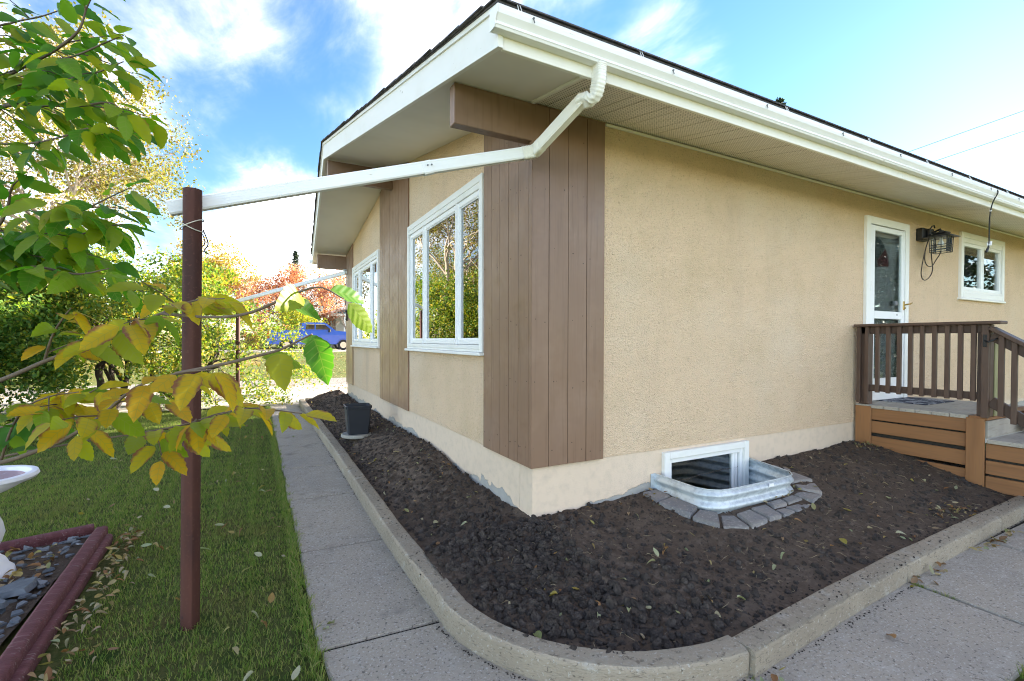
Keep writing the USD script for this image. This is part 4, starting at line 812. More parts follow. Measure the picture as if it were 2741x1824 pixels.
def chip(rng, r, hgt):
    n = rng.integers(7, 11); a = np.sort(rng.uniform(0, 2 * math.pi, n)); q = r * rng.uniform(.65, 1.1, n); P = np.stack([np.cos(a) * q, np.sin(a) * q * rng.uniform(.6, 1)], 1)
    v = np.vstack([np.c_[P, np.zeros(n)], np.c_[P * .88, np.full(n, hgt)]]); h = trimesh.convex.convex_hull(v); return np.array(h.vertices), np.array(h.faces)
def instancer(path_name, protos, mats, pos, idx, quat, scale=None, parent=None, **kw):
    path = ppath(parent) + '/' + numbered(ppath(parent), path_name); pi = UsdGeom.PointInstancer.Define(stage, path); rel = pi.CreatePrototypesRel()
    for k, (nm, m, mt) in enumerate(protos):
        q = usdkit.mesh(stage, f'{path}/{nm}_{k:03d}' if k else f'{path}/{nm}', m, MATS[mt], False); vary(q, mt, k); rel.AddTarget(q.GetPath())
    pi.CreatePositionsAttr(Vt.Vec3fArray.FromNumpy(np.asarray(pos, np.float32))); pi.CreateProtoIndicesAttr(Vt.IntArray.FromNumpy(np.asarray(idx, np.int32)))
    q = np.asarray(quat, float); pi.CreateOrientationsAttr(Vt.QuathArray([Gf.Quath(float(w), float(x), float(y), float(z)) for w, x, y, z in q]))
    if scale is not None: pi.CreateScalesAttr(Vt.Vec3fArray.FromNumpy(np.repeat(np.asarray(scale, np.float32)[:, None], 3, 1)))
    return tag(pi.GetPrim(), **kw)
def rquat(rng, n, tilt=math.pi):
    a = rng.uniform(0, 2 * math.pi, n); ax = rng.normal(size=(n, 3)); ax /= np.linalg.norm(ax, axis=1)[:, None]; t = rng.uniform(0, tilt, n) / 2
    q1 = np.c_[np.cos(a / 2), np.zeros(n), np.zeros(n), np.sin(a / 2)]; q2 = np.c_[np.cos(t), ax * np.sin(t)[:, None]]
    w1, x1, y1, z1 = q2.T; w2, x2, y2, z2 = q1.T
    return np.c_[w1 * w2 - x1 * x2 - y1 * y2 - z1 * z2, w1 * x2 + x1 * w2 + y1 * z2 - z1 * y2, w1 * y2 - x1 * z2 + y1 * w2 + z1 * x2, w1 * z2 + x1 * y2 - y1 * x2 + z1 * w2]
n = 900; pos = np.c_[rng.uniform(-4.0, -2.80, n), rng.uniform(-.6, 1.64, n), rng.uniform(.018, .055, n)]
pos = pos[(pos[:, 1] < 1.66 + (pos[:, 0] + 2.8) * .31) & (np.hypot(pos[:, 0] - BX, pos[:, 1] - BY) > .17)]; n = len(pos)
instancer('slate_chips', [('chip', chip(rng, .030, .009), 'slate') for _ in range(6)], None, pos, rng.integers(0, 6, n), rquat(rng, n, .55), rng.uniform(.6, 1.35, n), kind='stuff', label='blue grey slate chips round the bird bath', cat='slate chips')
for i, (x, y, r, lb) in enumerate(((-2.93, .78, .13, 'large flat slate slab just in front of the bird bath foot'), (-2.95, .55, .11, 'flat slate slab second from the bird bath foot'))):
    obj('slate_slab', jitter(fine(tf(chip(rng, r, .03), rotz(.6 + i), (x, y, .055)), .04), .008, 20, i), 'slate', label=lb, cat='slate slab')

# ------------------------------------------------------------------ overhead wires
for a, b, lb in (((28.238, 9.549, 11.311), (33.662, 6.68, 13.527), 'upper thin overhead wire above the far end of the roof'), ((29.335, 8.954, 10.793), (33.658, 6.666, 12.461), 'lower thin overhead wire above the far end of the roof')):
    a, b = np.array(a), np.array(b); d = b - a
    obj('overhead_wire', tube([a - d * .9, a, b, b + d * 3], .013, 5), 'cable_black', label=lb, cat='wire')
# ------------------------------------------------------------------ trees and shrubs
def unit(v): return v / (np.linalg.norm(v) + 1e-12)
def grow(rng, base, trunks, levels, splits, lens, r0, spread, droop=0.0, grav=0.0):
    """Limbs of a tree: returns (list of (points, radii), list of twig segments)."""
    limbs, twigs = [], []
    def limb(p, d, ln, r, lv):
        n = max(3, int(4 + 2 * (levels - lv))); P = [p]; q = p; dd = d
        for i in range(n):
            dd = unit(dd + rng.normal(size=3) * .13 + np.array([0, 0, droop if lv > 1 else .05])); q = q + dd * ln / n; P.append(q)
        R = np.linspace(r, r * .55, n + 1); limbs.append((np.array(P), R, lv))
        if lv >= levels: twigs.append((P[max(0, n // 3)], P[-1])); return
        if lv >= levels - 1: twigs.append((P[n // 2], P[-1]))
        k = splits[min(lv, len(splits) - 1)]
        for j in range(k):
            t = rng.uniform(.45, 1.0) if j else 1.0; i = min(n, max(1, int(round(t * n)))); ax = unit(np.cross(dd, rng.normal(size=3)))
            nd = unit(dd * math.cos(spread) + ax * math.sin(spread) * rng.uniform(.7, 1.3)); nd[2] += grav
            limb(P[i], unit(nd), lens[min(lv + 1, len(lens) - 1)] * rng.uniform(.7, 1.2), R[i] * .72, lv + 1)
    for d, ln, r in trunks: limb(np.array(base, float), unit(np.array(d, float)), ln, r, 0)
    return limbs, twigs
def leaves_mesh(rng, twigs, n, size, jit, flat=.5, cluster=None):
    T = np.array([[a, b] for a, b in twigs]); i = rng.integers(0, len(T), n); t = rng.uniform(0, 1.15, n)[:, None]
    c = T[i, 0] * (1 - t) + T[i, 1] * t + rng.normal(size=(n, 3)) * jit
    d = rng.normal(size=(n, 3)); d[:, 2] -= .35; d /= np.linalg.norm(d, axis=1)[:, None]; u = rng.normal(size=(n, 3)) * flat + [0, 0, 1]; s = np.cross(d, u); s /= np.linalg.norm(s, axis=1)[:, None] + 1e-9
    nn = np.cross(s, d); L_ = (size * rng.uniform(.6, 1.3, n))[:, None]
    V = np.stack([c, c + d * L_ * .5 + s * L_ * .32 + nn * L_ * .06, c + d * L_, c + d * L_ * .5 - s * L_ * .32 + nn * L_ * .06], 1).reshape(-1, 3); k = np.arange(n)[:, None] * 4
    return V, np.vstack([k + [0, 1, 2], k + [0, 2, 3]])
def tree(name, base, seed, trunks, levels, splits, lens, spread, leaf_n, leaf_size, jit, bark, leafm, droop=0., grav=0., twig_sides=4, **kw):
    rng = np.random.default_rng(seed); limbs, twigs = grow(rng, base, trunks, levels, splits, lens, 0, spread, droop, grav); t = thing(name, **kw)
    obj('trunk', cat([tube(P, R, 10 if lv == 0 else 7) for P, R, lv in limbs if lv <= 1]), bark, t, smooth=60)
    obj('branches', cat([tube(P, R, 5 if lv < 4 else twig_sides, False) for P, R, lv in limbs if lv > 1]), bark, t, smooth=60)
    if leaf_n: obj('crown', leaves_mesh(rng, twigs, leaf_n, leaf_size, jit), leafm, t)
    return t, twigs
# three small fruit trees on the front lawn
tree('fruit_tree', (-4.35, 9.6, -.05), 4, [((-.35, .1, 1), 1.1, .085), ((.55, -.1, 1), 1.3, .075), ((.05, .3, 1), 1.3, .07)], 5, (3, 3, 3, 3, 2), (1, 1.05, .85, .65, .45, .3), .62, 34000, .075, .11, 'bark_dark', 'crown_apple', -.03, label='spreading fruit tree with dark forked trunk on the lawn behind the near post', cat='tree')
tree('fruit_tree', (-3.35, 10.6, -.05), 21, [((.75, .1, 1), 1.5, .07), ((.25, .5, 1), 1.3, .06), ((-.4, .2, 1), 1.1, .06)], 5, (3, 3, 3, 3, 2), (1, 1.0, .8, .6, .42, .3), .6, 20000, .072, .10, 'bark_dark', 'crown_apple', -.03, label='thinner fruit tree whose branches reach right in front of the far downspout', cat='tree')
tree('leafy_shrub', (-5.7, 7.4, -.05), 9, [((-.4, .1, 1), .6, .05), ((.5, .2, 1), .7, .05), ((.1, -.4, 1), .7, .05), ((-.2, .6, 1), .8, .05)], 5, (3, 3, 3, 3, 2), (.8, .7, .6, .5, .4, .3), .7, 30000, .072, .11, 'bark_dark', 'crown_shrub', -.01, label='dense dark green bush at the left edge of the lawn', cat='bush')
tree('leafy_shrub', (-7.8, 10.8, -.05), 33, [((-.4, .1, 1), .8, .05), ((.5, .2, 1), .9, .05), ((.1, -.4, 1), .8, .05)], 5, (3, 3, 3, 3, 2), (.8, .8, .7, .5, .4, .3), .7, 24000, .078, .12, 'bark_dark', 'crown_apple', -.01, label='bright green bush farther left behind the dark bush', cat='bush')
# street trees and the neighbours' trees
tree('street_tree', (-8.4, 27.0, .5), 5, [((-.02, .03, 1), 5.2, .32)], 6, (6, 4, 4, 3, 3, 2), (5.2, 4.8, 3.6, 2.5, 1.6, 1.0, .6), .60, 60000, .15, .30, 'bark_pale', 'crown_pale', .0, .05, 3, label='tall half bare tree with pale yellow leaves rising behind the lawn', cat='tree')
tree('street_tree', (-19.5, 20, .2), 17, [((.05, .03, 1), 4.0, .26)], 5, (5, 4, 4, 3, 3), (4, 3.4, 2.6, 1.9, 1.2, .8), .62, 16000, .15, .26, 'bark_grey', 'crown_yellow', .0, .04, 3, label='golden tree by the road at the far left', cat='tree')
tree('maple_tree', (1.2, 42.0, .76), 6, [((.0, .03, 1), 2.2, .22)], 5, (5, 4, 4, 3, 3), (2.2, 2.4, 1.9, 1.4, 1.0, .6), .6, 15000, .17, .22, 'bark_grey', 'crown_red', .0, .05, 3, label='coral red autumn maple behind the blue truck', cat='tree')
tree('maple_tree', (4.2, 45.5, .76), 26, [((.0, .03, 1), 2.0, .2)], 5, (5, 4, 4, 3, 2), (2.1, 2.3, 1.8, 1.3, .9, .6), .6, 8000, .17, .22, 'bark_grey', 'crown_red', .0, .05, 3, label='smaller red maple next to the neighbouring roof', cat='tree')
tree('lime_tree', (1.2, 38.0, .76), 8, [((.1, .03, 1), 1.0, .10), ((-.4, .1, 1), .9, .07)], 4, (4, 4, 3, 3), (1.0, 1.1, .9, .7, .5), .6, 5000, .13, .14, 'bark_grey', 'crown_lime', .0, .03, 3, label='small bright yellow green tree in front of the red maple', cat='tree')
tree('amber_tree', (-6.5, 48, .76), 14, [((.02, .03, 1), 2.8, .24)], 5, (5, 4, 4, 3, 3), (3.0, 3.0, 2.3, 1.6, 1.1, .7), .62, 15000, .19, .25, 'bark_grey', 'crown_yellow', .0, .05, 3, label='amber tree in the distance right of the tall pale tree', cat='tree')
tree('green_tree', (-15.5, 40, .76), 31, [((.02, .03, 1), 3.0, .28)], 5, (5, 4, 4, 3, 3), (3.4, 3.2, 2.5, 1.8, 1.2, .7), .62, 15000, .2, .3, 'bark_grey', 'crown_green', .0, .05, 3, label='broad green tree beyond the tall pale tree', cat='tree')
tree('bare_tree', (4.6, 37.5, .76), 41, [((.15, .03, 1), 1.6, .08)], 5, (4, 3, 3, 3, 2), (1.6, 1.5, 1.2, .9, .6, .4), .5, 0, .1, .1, 'bark_grey', 'crown_red', .0, .1, 3, label='small leafless tree beside the neighbouring house', cat='tree')
def hedge(name, spots, n, size, m, seed, **kw):
    rng = np.random.default_rng(seed); tw = []
    for x, y, r, h in spots:
        for _ in range(60):
            a = rng.uniform(0, 6.28); q = r * math.sqrt(rng.uniform(0, 1)); z = gz(x, y) + h * rng.uniform(.05, 1) * (1 - .45 * (q / r) ** 2); tw.append((np.array([x + q * math.cos(a) * .8, y + q * math.sin(a) * .8, z - .1]), np.array([x + q * math.cos(a), y + q * math.sin(a), z])))
    t = thing(name, **kw); stems = [tube([(x, y, float(gz(x, y)) - .05), (x + dx, y + dy, float(gz(x, y)) + h * .7)], [.03, .012], 5) for x, y, r, h in spots for dx, dy in ((0, 0), (.2 * r, .1), (-.3 * r, -.1))]
    obj('stems', cat(stems), 'bark_dark', t); obj('foliage', leaves_mesh(rng, tw, n, size, .12), m, t); return t
hedge('hedge', [(-3.2, 44, 1.6, 2.2), (-5.5, 43, 1.6, 2.0), (-1.0, 45, 1.5, 1.9), (3.4, 44, 1.6, 2.6), (5.6, 46, 1.8, 3.2)], 9000, .13, 'crown_green', 2, label='mixed green hedge behind the blue truck', cat='hedge')
hedge('orange_shrub', [(-1.9, 36.6, .7, 1.5)], 1500, .10, 'crown_yellow', 3, label='small orange shrub just left of the truck tailgate', cat='shrub')
for i, (x, y, s) in enumerate(((-33, 14, 1.0), (-34, 27, 1.15), (-33, 42, 1.1), (-22.5, 52, 1.2))):
    tree('street_tree', (x, y, .0), 50 + i, [((.02, .03, 1), 2.6 * s, .24)], 4, (6, 5, 4, 3), (2.8 * s, 2.8 * s, 2.2 * s, 1.5 * s, 1.0), .7, 9000, .26, .42, 'bark_grey', ('crown_green', 'crown_yellow', 'crown_green', 'crown_pale')[i], .0, .05, 3,
         label=('green tree across the road, nearest of the far row', 'golden tree across the road behind the bushes', 'green tree across the road, farther up the street', 'pale yellow tree at the far end of the street')[i], cat='tree')
def spruce(base, h, r, n, seed, **kw):
    rng = np.random.default_rng(seed); t = thing('spruce_tree', **kw); base = np.array(base, float); obj('trunk', tube([base, base + [0, 0, h]], [.16, .012], 8), 'bark_dark', t); tw, st = [], []
    for i in range(int(h * 14)):
        z = h * (.08 + .92 * (i / (h * 14)) ** .9); a = rng.uniform(0, 6.28); ln = r * (1 - z / h) ** .85 * rng.uniform(.75, 1.1) + .06; p = base + [0, 0, z]; d = np.array([math.cos(a), math.sin(a), -.18 + .35 * z / h]); q = p + d * ln
        tw.append((p + d * ln * .2, q)); st.append(tube([p, q], [.02, .006], 3, False))
    obj('branches', cat(st), 'bark_dark', t); obj('needles', leaves_mesh(rng, tw, n, .16, .07, 1.2), 'crown_spruce', t)
spruce((27.3, 15.8, -.3), 16.9, 2.6, 15000, 3, label='spruce whose tip just shows above the roof edge', cat='tree')
spruce((2.4, 58, .7), 11.0, 2.4, 7000, 4, label='distant spruce whose tip pokes above the red maple', cat='tree')
for i, (x, y, h) in enumerate(((15.5, -4.6, 8.0), (18.5, -6.8, 10.0), (21.5, -5.0, 9.5), (25.5, -8.0, 11.0), (14.5, -8.5, 8.5), (28, -11, 12.0))):
    spruce((x, y, 0), h, 3.0, 13000, 5 + i, label='dark spruce seen only as a reflection in the small window', cat='tree', group='spruces mirrored in the small window')

# ------------------------------------------------------------------ the young elm whose branches hang into the picture
def leaf(Ln, W, seed, curl=.25, fold=.25):
    r_ = np.random.default_rng(seed); n = 13; t = np.linspace(0, 1, n + 1); hw = W / 2 * np.sin(np.pi * t ** .78) ** .82; hw[-1] = 0; V, F = [], []
    mid_ = np.stack([np.zeros(n + 1), t * Ln, -curl * Ln * t ** 2], 1); V += list(mid_)
    for sgn in (1, -1):
        b = len(V); asy = 1.0 if sgn > 0 else .88
        for i in range(n + 1):
            tooth = (1.0 if i % 2 else .90) if 0 < i < n else 1; x = sgn * hw[i] * asy * tooth; y = t[i] * Ln + (.018 * Ln if i % 2 else -.008 * Ln) * (0 < i < n)
            V.append((x, y, -curl * Ln * t[i] ** 2 + fold * hw[i] * asy + .02 * W * math.sin(i * .9 + seed) * hw[i] / W * 2))
        for i in range(n):
            F += [[i, b + i, b + i + 1], [i, b + i + 1, i + 1]] if sgn > 0 else [[i, i + 1, b + i + 1], [i, b + i + 1, b + i]]
    pet = tube([(0, -.012, 0), (0, 0, 0)], [.0008, .0006], 3, False); return cat([(np.array(V), np.array(F)), pet])
elm = thing('young_elm', label='young elm whose leafy branches, green above and golden below, hang in from the left', cat='tree')
TR = [(-3.14, -.10, -.1), (-3.12, -.12, .65), (-3.10, -.16, 1.2), (-3.075, -.205, 1.9), (-3.06, -.215, 2.3), (-3.03, -.22, 3.1), (-3.05, -.2, 3.8)]
obj('trunk', tube(spline(TR, 5), np.linspace(.062, .02, 31), 12), 'bark_grey', elm, smooth=60)
BR = {
    'a1': [ (-3.057, -0.213, 2.143), (-2.662, -0.535, 2.273), (-2.381, -0.798, 2.359), (-2.272, -0.913, 2.383), (-2.190, -1.013, 2.411), (-2.166, -1.024, 2.484), (-2.136, -1.040, 2.551) ],
    'a2': [ (-2.381, -0.798, 2.359), (-2.303, -0.897, 2.345), (-2.199, -1.009, 2.337), (-2.105, -1.116, 2.345), (-2.047, -1.192, 2.342) ],
    'a3': [ (-3.057, -0.214, 2.007), (-2.697, -0.519, 2.158), (-2.422, -0.835, 2.204), (-2.289, -0.963, 2.187), (-2.166, -1.086, 2.162), (-2.083, -1.176, 2.151), (-2.043, -1.220, 2.115) ],
    'a4': [ (-2.697, -0.519, 2.158), (-2.467, -0.756, 2.111), (-2.322, -0.913, 2.085), (-2.209, -1.041, 2.084), (-2.143, -1.122, 2.087), (-2.100, -1.168, 2.061) ],
    'a5': [ (-2.662, -0.535, 2.273), (-2.491, -0.683, 2.300), (-2.360, -0.867, 2.278), (-2.249, -0.983, 2.274), (-2.144, -1.096, 2.253), (-2.052, -1.168, 2.279) ],
    'a6': [ (-2.662, -0.534, 2.338), (-2.501, -0.675, 2.499), (-2.402, -0.785, 2.504), (-2.308, -0.892, 2.489), (-2.235, -0.930, 2.518) ],
    'b1': [ (-3.071, -0.212, 1.680), (-2.691, -0.584, 1.763), (-2.454, -0.823, 1.816), (-2.384, -0.917, 1.865), (-2.354, -0.966, 1.931), (-2.307, -1.014, 1.960) ],
    'b2': [ (-2.691, -0.584, 1.763), (-2.424, -0.840, 1.793), (-2.279, -1.008, 1.810), (-2.171, -1.134, 1.833), (-2.085, -1.225, 1.864), (-2.018, -1.282, 1.891) ],
    'b3': [ (-3.071, -0.213, 1.584), (-2.639, -0.670, 1.658), (-2.400, -0.911, 1.692), (-2.281, -1.032, 1.690), (-2.164, -1.151, 1.663), (-2.076, -1.232, 1.674) ],
    'b4': [ (-2.424, -0.840, 1.793), (-2.298, -0.999, 1.754), (-2.203, -1.072, 1.772), (-2.105, -1.169, 1.796), (-2.044, -1.224, 1.802) ],
    'b5': [ (-2.639, -0.670, 1.658), (-2.486, -0.808, 1.722), (-2.360, -0.932, 1.737), (-2.269, -1.015, 1.721) ],
    'c1': [ (-3.111, -0.142, 1.138), (-2.723, -0.518, 1.245), (-2.425, -0.846, 1.350), (-2.272, -1.018, 1.413), (-2.149, -1.151, 1.459), (-2.051, -1.271, 1.496), (-1.938, -1.387, 1.547), (-1.855, -1.488, 1.577), (-1.786, -1.570, 1.579) ],
    'c2': [ (-2.272, -1.018, 1.413), (-2.243, -1.055, 1.489), (-2.207, -1.096, 1.542), (-2.181, -1.132, 1.568) ],
    'c3': [ (-3.124, -0.138, 0.886), (-2.693, -0.594, 1.015), (-2.379, -0.987, 1.118), (-2.232, -1.156, 1.181), (-2.151, -1.267, 1.224), (-2.063, -1.381, 1.286), (-1.970, -1.521, 1.365), (-1.874, -1.650, 1.405), (-1.798, -1.747, 1.417) ],
    'c4': [ (-2.693, -0.594, 1.015), (-2.450, -0.780, 1.097), (-2.211, -0.964, 1.156), (-2.108, -1.075, 1.182), (-1.930, -1.271, 1.230), (-1.831, -1.392, 1.268), (-1.750, -1.480, 1.298), (-1.681, -1.540, 1.298), (-1.617, -1.597, 1.292) ],
    'c5': [ (-2.379, -0.987, 1.118), (-2.341, -1.029, 1.219), (-2.294, -1.076, 1.287), (-2.221, -1.137, 1.321), (-2.150, -1.197, 1.334) ],
    'c6': [ (-2.693, -0.592, 1.140), (-2.446, -0.837, 1.197), (-2.290, -1.010, 1.256), (-2.182, -1.136, 1.298), (-2.099, -1.247, 1.347) ],
    'd1': [ (-1.874, -1.650, 1.405), (-1.779, -1.735, 1.428), (-1.699, -1.800, 1.451), (-1.672, -1.837, 1.461), (-1.643, -1.875, 1.478), (-1.621, -1.898, 1.491) ],
    'd2': [ (-1.938, -1.387, 1.547), (-1.815, -1.601, 1.532), (-1.736, -1.756, 1.535), (-1.668, -1.838, 1.564), (-1.611, -1.902, 1.584), (-1.565, -1.927, 1.561) ],
}
rng = np.random.default_rng(77); wood = []; nodes = []
for kx, P in BR.items():
    Q = spline(P, 6); r0 = .0085 if np.hypot(P[0][0] + 3.07, P[0][1] + .2) < .1 else .0042; wood.append(('branch', tube(Q, np.linspace(r0, .0014, len(Q)), 6), kx))
    ds_ = np.r_[0, np.cumsum(np.linalg.norm(np.diff(Q, axis=0), axis=1))]; step = {'a': .028, 'b': .029, 'c': .030, 'd': .058}[kx[0]]
    start = ds_[-1] - (.62 if kx[0] != 'd' else .16); side = 1
    for s in np.arange(max(.25 if r0 > .005 else .03, start), ds_[-1], step):
        i = min(len(Q) - 2, int(np.searchsorted(ds_, s)) - 1); i = max(0, i); p = Q[i] + (Q[i + 1] - Q[i]) * ((s - ds_[i]) / max(1e-6, ds_[i + 1] - ds_[i])); d = unit(Q[i + 1] - Q[i]); side = -side
        nodes.append((p, d, side, kx, s / ds_[-1]))
        if kx[0] in 'abc' and rng.random() < (.30 if kx[0] != 'c' else .26) and s < ds_[-1] - .08:   # short side twig with its own leaves
            dn = unit(d * .7 + np.cross(d, (0, 0, 1)) * side * .9 + rng.normal(size=3) * .3 + [0, 0, -.15]); ln = rng.uniform(.07, .17); q = p + dn * ln; wood.append(('twig', tube([p, p + dn * ln * .5 + [0, 0, .004], q], [.0022, .0016, .0011], 5), kx)); sd = 1
            for w in np.arange(.03, ln + .02, .028): sd = -sd; nodes.append((p + dn * min(w, ln), dn, sd, kx, s / ds_[-1]))
    nodes.append((Q[-1], unit(Q[-1] - Q[-2]), 0, kx, 1.0))
for nm, m_, kx in wood: obj(nm, m_, 'twig', elm, smooth=60)
variants = [leaf(1.0, w, i, c, fo) for i, (w, c, fo) in enumerate(((.58, .18, .22), (.64, .30, .30), (.54, .10, .35), (.62, .40, .15), (.6, .22, -.1), (.56, .35, .4)))]
placed = []
for p, d, side, kx, t in nodes:
    sv = unit(np.cross(d, (0, 0, 1)) + 1e-6); ld = unit(d * rng.uniform(.45, .9) + sv * side * rng.uniform(.5, 1.0) + np.array([0, 0, -rng.uniform(.15, .75)]) + rng.normal(size=3) * .22)
    up = unit(np.array([0, 0, 1.0]) + rng.normal(size=3) * .42 + unit(np.array(CAM) - p) * {'a': .25, 'b': .4, 'c': .6, 'd': 1.6}[kx[0]]); x = unit(np.cross(ld, up)); z = np.cross(x, ld)
    size = rng.uniform(.062, .098) * (.96 if kx[0] in 'ab' else .98); size = rng.uniform(.075, .095) if kx[0] == 'd' else size
    if kx[0] == 'a': m_ = 'leaf_lime' if rng.random() < (.5 if t > .82 else .15) else 'leaf_green'
    elif kx[0] == 'b': m_ = 'leaf_green' if rng.random() < .66 else 'leaf_lime'
    elif kx[0] == 'd': m_ = 'leaf_lime' if rng.random() < .55 else 'leaf_green'
    else: m_ = 'leaf_gold' if rng.random() < (.8 if t > .6 else .5) else 'leaf_lime'
    placed.append((np.linalg.norm(p - CAM), p + ld * .012, np.stack([x, ld, z], 1), size, m_, rng.integers(0, 6)))
placed.sort(key=lambda q: q[0]); rest = {}
for i, (dist, p, R, size, m_, vi) in enumerate(placed):
    V, F = variants[vi]
    if i < 298: obj('leaf', (V * size, F), m_, elm, smooth=True, xf=mat4(R, p))
    else: rest.setdefault('foliage_mix', []).append(((V * size) @ R.T + p, F))
for m_, L_ in rest.items(): obj('foliage', cat(L_), m_, elm, smooth=True, kind='stuff')

# ------------------------------------------------------------------ lawn grass, clods, straw, fallen leaves
rng = np.random.default_rng(5)
def tuft(rng, size, n, h):
    c = rng.uniform(-size / 2, size / 2, (n, 2)); a = rng.uniform(0, 2 * math.pi, n); hh = h * rng.uniform(.55, 1.25, n); w = rng.uniform(.0011, .0021, n); ln = rng.uniform(.2, 1.0, n) * hh
    s = np.stack([np.cos(a) * w, np.sin(a) * w, 0 * a], 1); b = rng.uniform(0, 2 * math.pi, n); t = np.stack([np.cos(b), np.sin(b), 0 * b], 1); P = np.c_[c, np.zeros(n)]
    M_ = P + t * (ln * .3)[:, None] + np.c_[0 * a, 0 * a, hh * .6]; E = P + t * ln[:, None] + np.c_[0 * a, 0 * a, hh]
    V = np.stack([P - s, P + s, M_ + s * .8, M_ - s * .8, E], 1).reshape(-1, 3); k = np.arange(n)[:, None] * 5
    return V, np.vstack([k + [0, 1, 2], k + [0, 2, 3], k + [3, 2, 4]])
S = .25; protos = [('tuft', tuft(rng, S * 1.15, 430, .029), 'grass') for _ in range(4)] + [('tuft', tuft(rng, S * 1.15, 230, .032), 'grass') for _ in range(2)]
pos, idx = [], []
for x in np.arange(-10.0, 6, S):
    for y in np.arange(-3.2, 9.0, S):
        cx_, cy_ = x + S / 2, y + S / 2
        left = cx_ < -1.50 and cy_ > -3.2 and not (cx_ > -1.62 and False); low = cy_ < -2.22 and cx_ > -1.5 or (cx_ < .2 and cy_ < -.5 and np.hypot(cx_ - .2, cy_ + .5) > 1.80)
        az = math.degrees(math.atan2(cx_ - CAM[0], cy_ - CAM[1])); dist = math.hypot(cx_ - CAM[0], cy_ - CAM[1])
        if not (left or low) or not (-26 < az < 92 or dist < .8) or (low and cx_ > -1.5 and dist > 5.5): continue
        if cx_ < -2.80 and -.7 < cy_ < 1.55 + (cx_ + 2.8) * .31: continue
        if -2.82 < cx_ < -2.58 and -.7 < cy_ < 1.5: continue
        pos.append((cx_, cy_, -.028)); idx.append(rng.integers(0, 4) if dist < 7 else rng.integers(4, 6))
edge = []
a = rng.integers(0, 4, len(pos)) * math.pi / 2
instancer('lawn_grass', protos, None, pos, idx, np.c_[np.cos(a / 2), 0 * a, 0 * a, np.sin(a / 2)], rng.uniform(.9, 1.15, len(pos)), kind='stuff', label='short green lawn grass', cat='grass')
# ragged fringe where the lawn meets the slabs, and weeds in the joints
fr = []
for y in np.arange(-.55, 9, .035): fr.append((-1.49 + rng.normal() * .014, y + rng.normal() * .01))
for t in np.linspace(math.pi, 1.5 * math.pi, 60): fr.append((.2 + 1.69 * math.cos(t) + rng.normal() * .012, -.5 + 1.65 * math.sin(t) + rng.normal() * .012))
for x in np.arange(.2, 5, .035): fr.append((x, -2.17 + rng.normal() * .014))
fr = np.array(fr); n = len(fr); fp = [('tuft', tuft(rng, .05, 26, .040), 'grass') for _ in range(4)]
instancer('edge_grass', fp, None, np.c_[fr, np.full(n, -.02)], rng.integers(0, 4, n), rquat(rng, n, .7), rng.uniform(.7, 1.6, n), kind='stuff', label='ragged grass fringe along the walkway', cat='grass')
jw = np.array([(1.82 + rng.normal() * .008, -1.52 - abs(rng.normal()) * .10) for _ in range(16)] + [(.2 + rng.normal() * .01, -1.60 + rng.normal() * .01) for _ in range(4)]); n = len(jw)
instancer('joint_weeds', [('tuft', tuft(rng, .03, 10, .03), 'grass') for _ in range(2)], None, np.c_[jw, np.full(n, -.012)], rng.integers(0, 2, n), rquat(rng, n, .4), rng.uniform(.5, 1.1, n), kind='stuff', label='tufts of grass in the slab joint', cat='weeds')
# clods of earth
def clod(seed, sub=2):
    s = trimesh.creation.icosphere(sub, 1.0); v = np.array(s.vertices); d = 1 + (meshkit.fbm(v * 1.3 + seed * 9.1, 2, seed) - .5) * 1.2 + (meshkit.fbm(v * 4.5 + seed * 3.1, 3, seed + 40) - .5) * .75; v = np.sign(v) * np.abs(v) ** .9 * d[:, None] * [1, .8, .65]; return v, np.array(s.faces)
cl = [('clod', clod(i, 3 if i < 4 else 2), 'clod') for i in range(8)]
def in_bed(p): return bed.contains(Point(p)) and not wellpoly.buffer(.16).contains(Point(p))
pos, sc = [], []
while len(pos) < 4600:
    x, y = (rng.uniform(-.74, .0), rng.uniform(-.3, 8.9) ** 1.0) if rng.random() < .62 else (rng.uniform(-.7, 1.2), rng.uniform(-1.42, .0))
    if not in_bed((x, y)): continue
    near = math.exp(-((x + .25) / .85) ** 2 - ((y + .55) / .9) ** 2); w = .34 + .66 * (near if y < 1.2 else 0) + (.2 if y > .3 else 0)
    if x > .05: w *= math.exp(-((y + 1.25) / .34) ** 2) * math.exp(-((x - .05) / .75) ** 2) + .05
    if rng.random() > w: continue
    r = rng.uniform(.004, .011) + (rng.random() ** 2.2) * .024 * (1 if near > .3 else .5); pos.append((x, y, r * rng.uniform(-.1, .35))); sc.append(r)
while len(pos) < 8600:
    x, y = rng.uniform(-.75, 5.2), rng.uniform(-1.4, .02)
    if not in_bed((x, y)): continue
    pos.append((x, y, .001)); sc.append(rng.uniform(.002, .007) + (rng.random() ** 7) * .020)
pos = np.array(pos); pos[:, 2] += soil_z(pos[:, 0], pos[:, 1]); n = len(pos)
instancer('soil_clods', cl, None, pos, rng.integers(0, 8, n), rquat(rng, n), sc, kind='stuff', label='dark crumbly clods of earth in the bed', cat='soil clods')
kc = [(-.872 + abs(rng.normal()) * -.012, rng.uniform(-.4, 8.8)) for _ in range(420)] + [(.2 + (1.085 + abs(rng.normal()) * .012) * math.cos(t), -.5 + (1.075 + abs(rng.normal()) * .012) * math.sin(t)) for t in rng.uniform(math.pi, 1.5 * math.pi, 150)] + [(x, -1.60 + .045 * x - abs(rng.normal()) * .012) for x in rng.uniform(.25, 5, 300)]
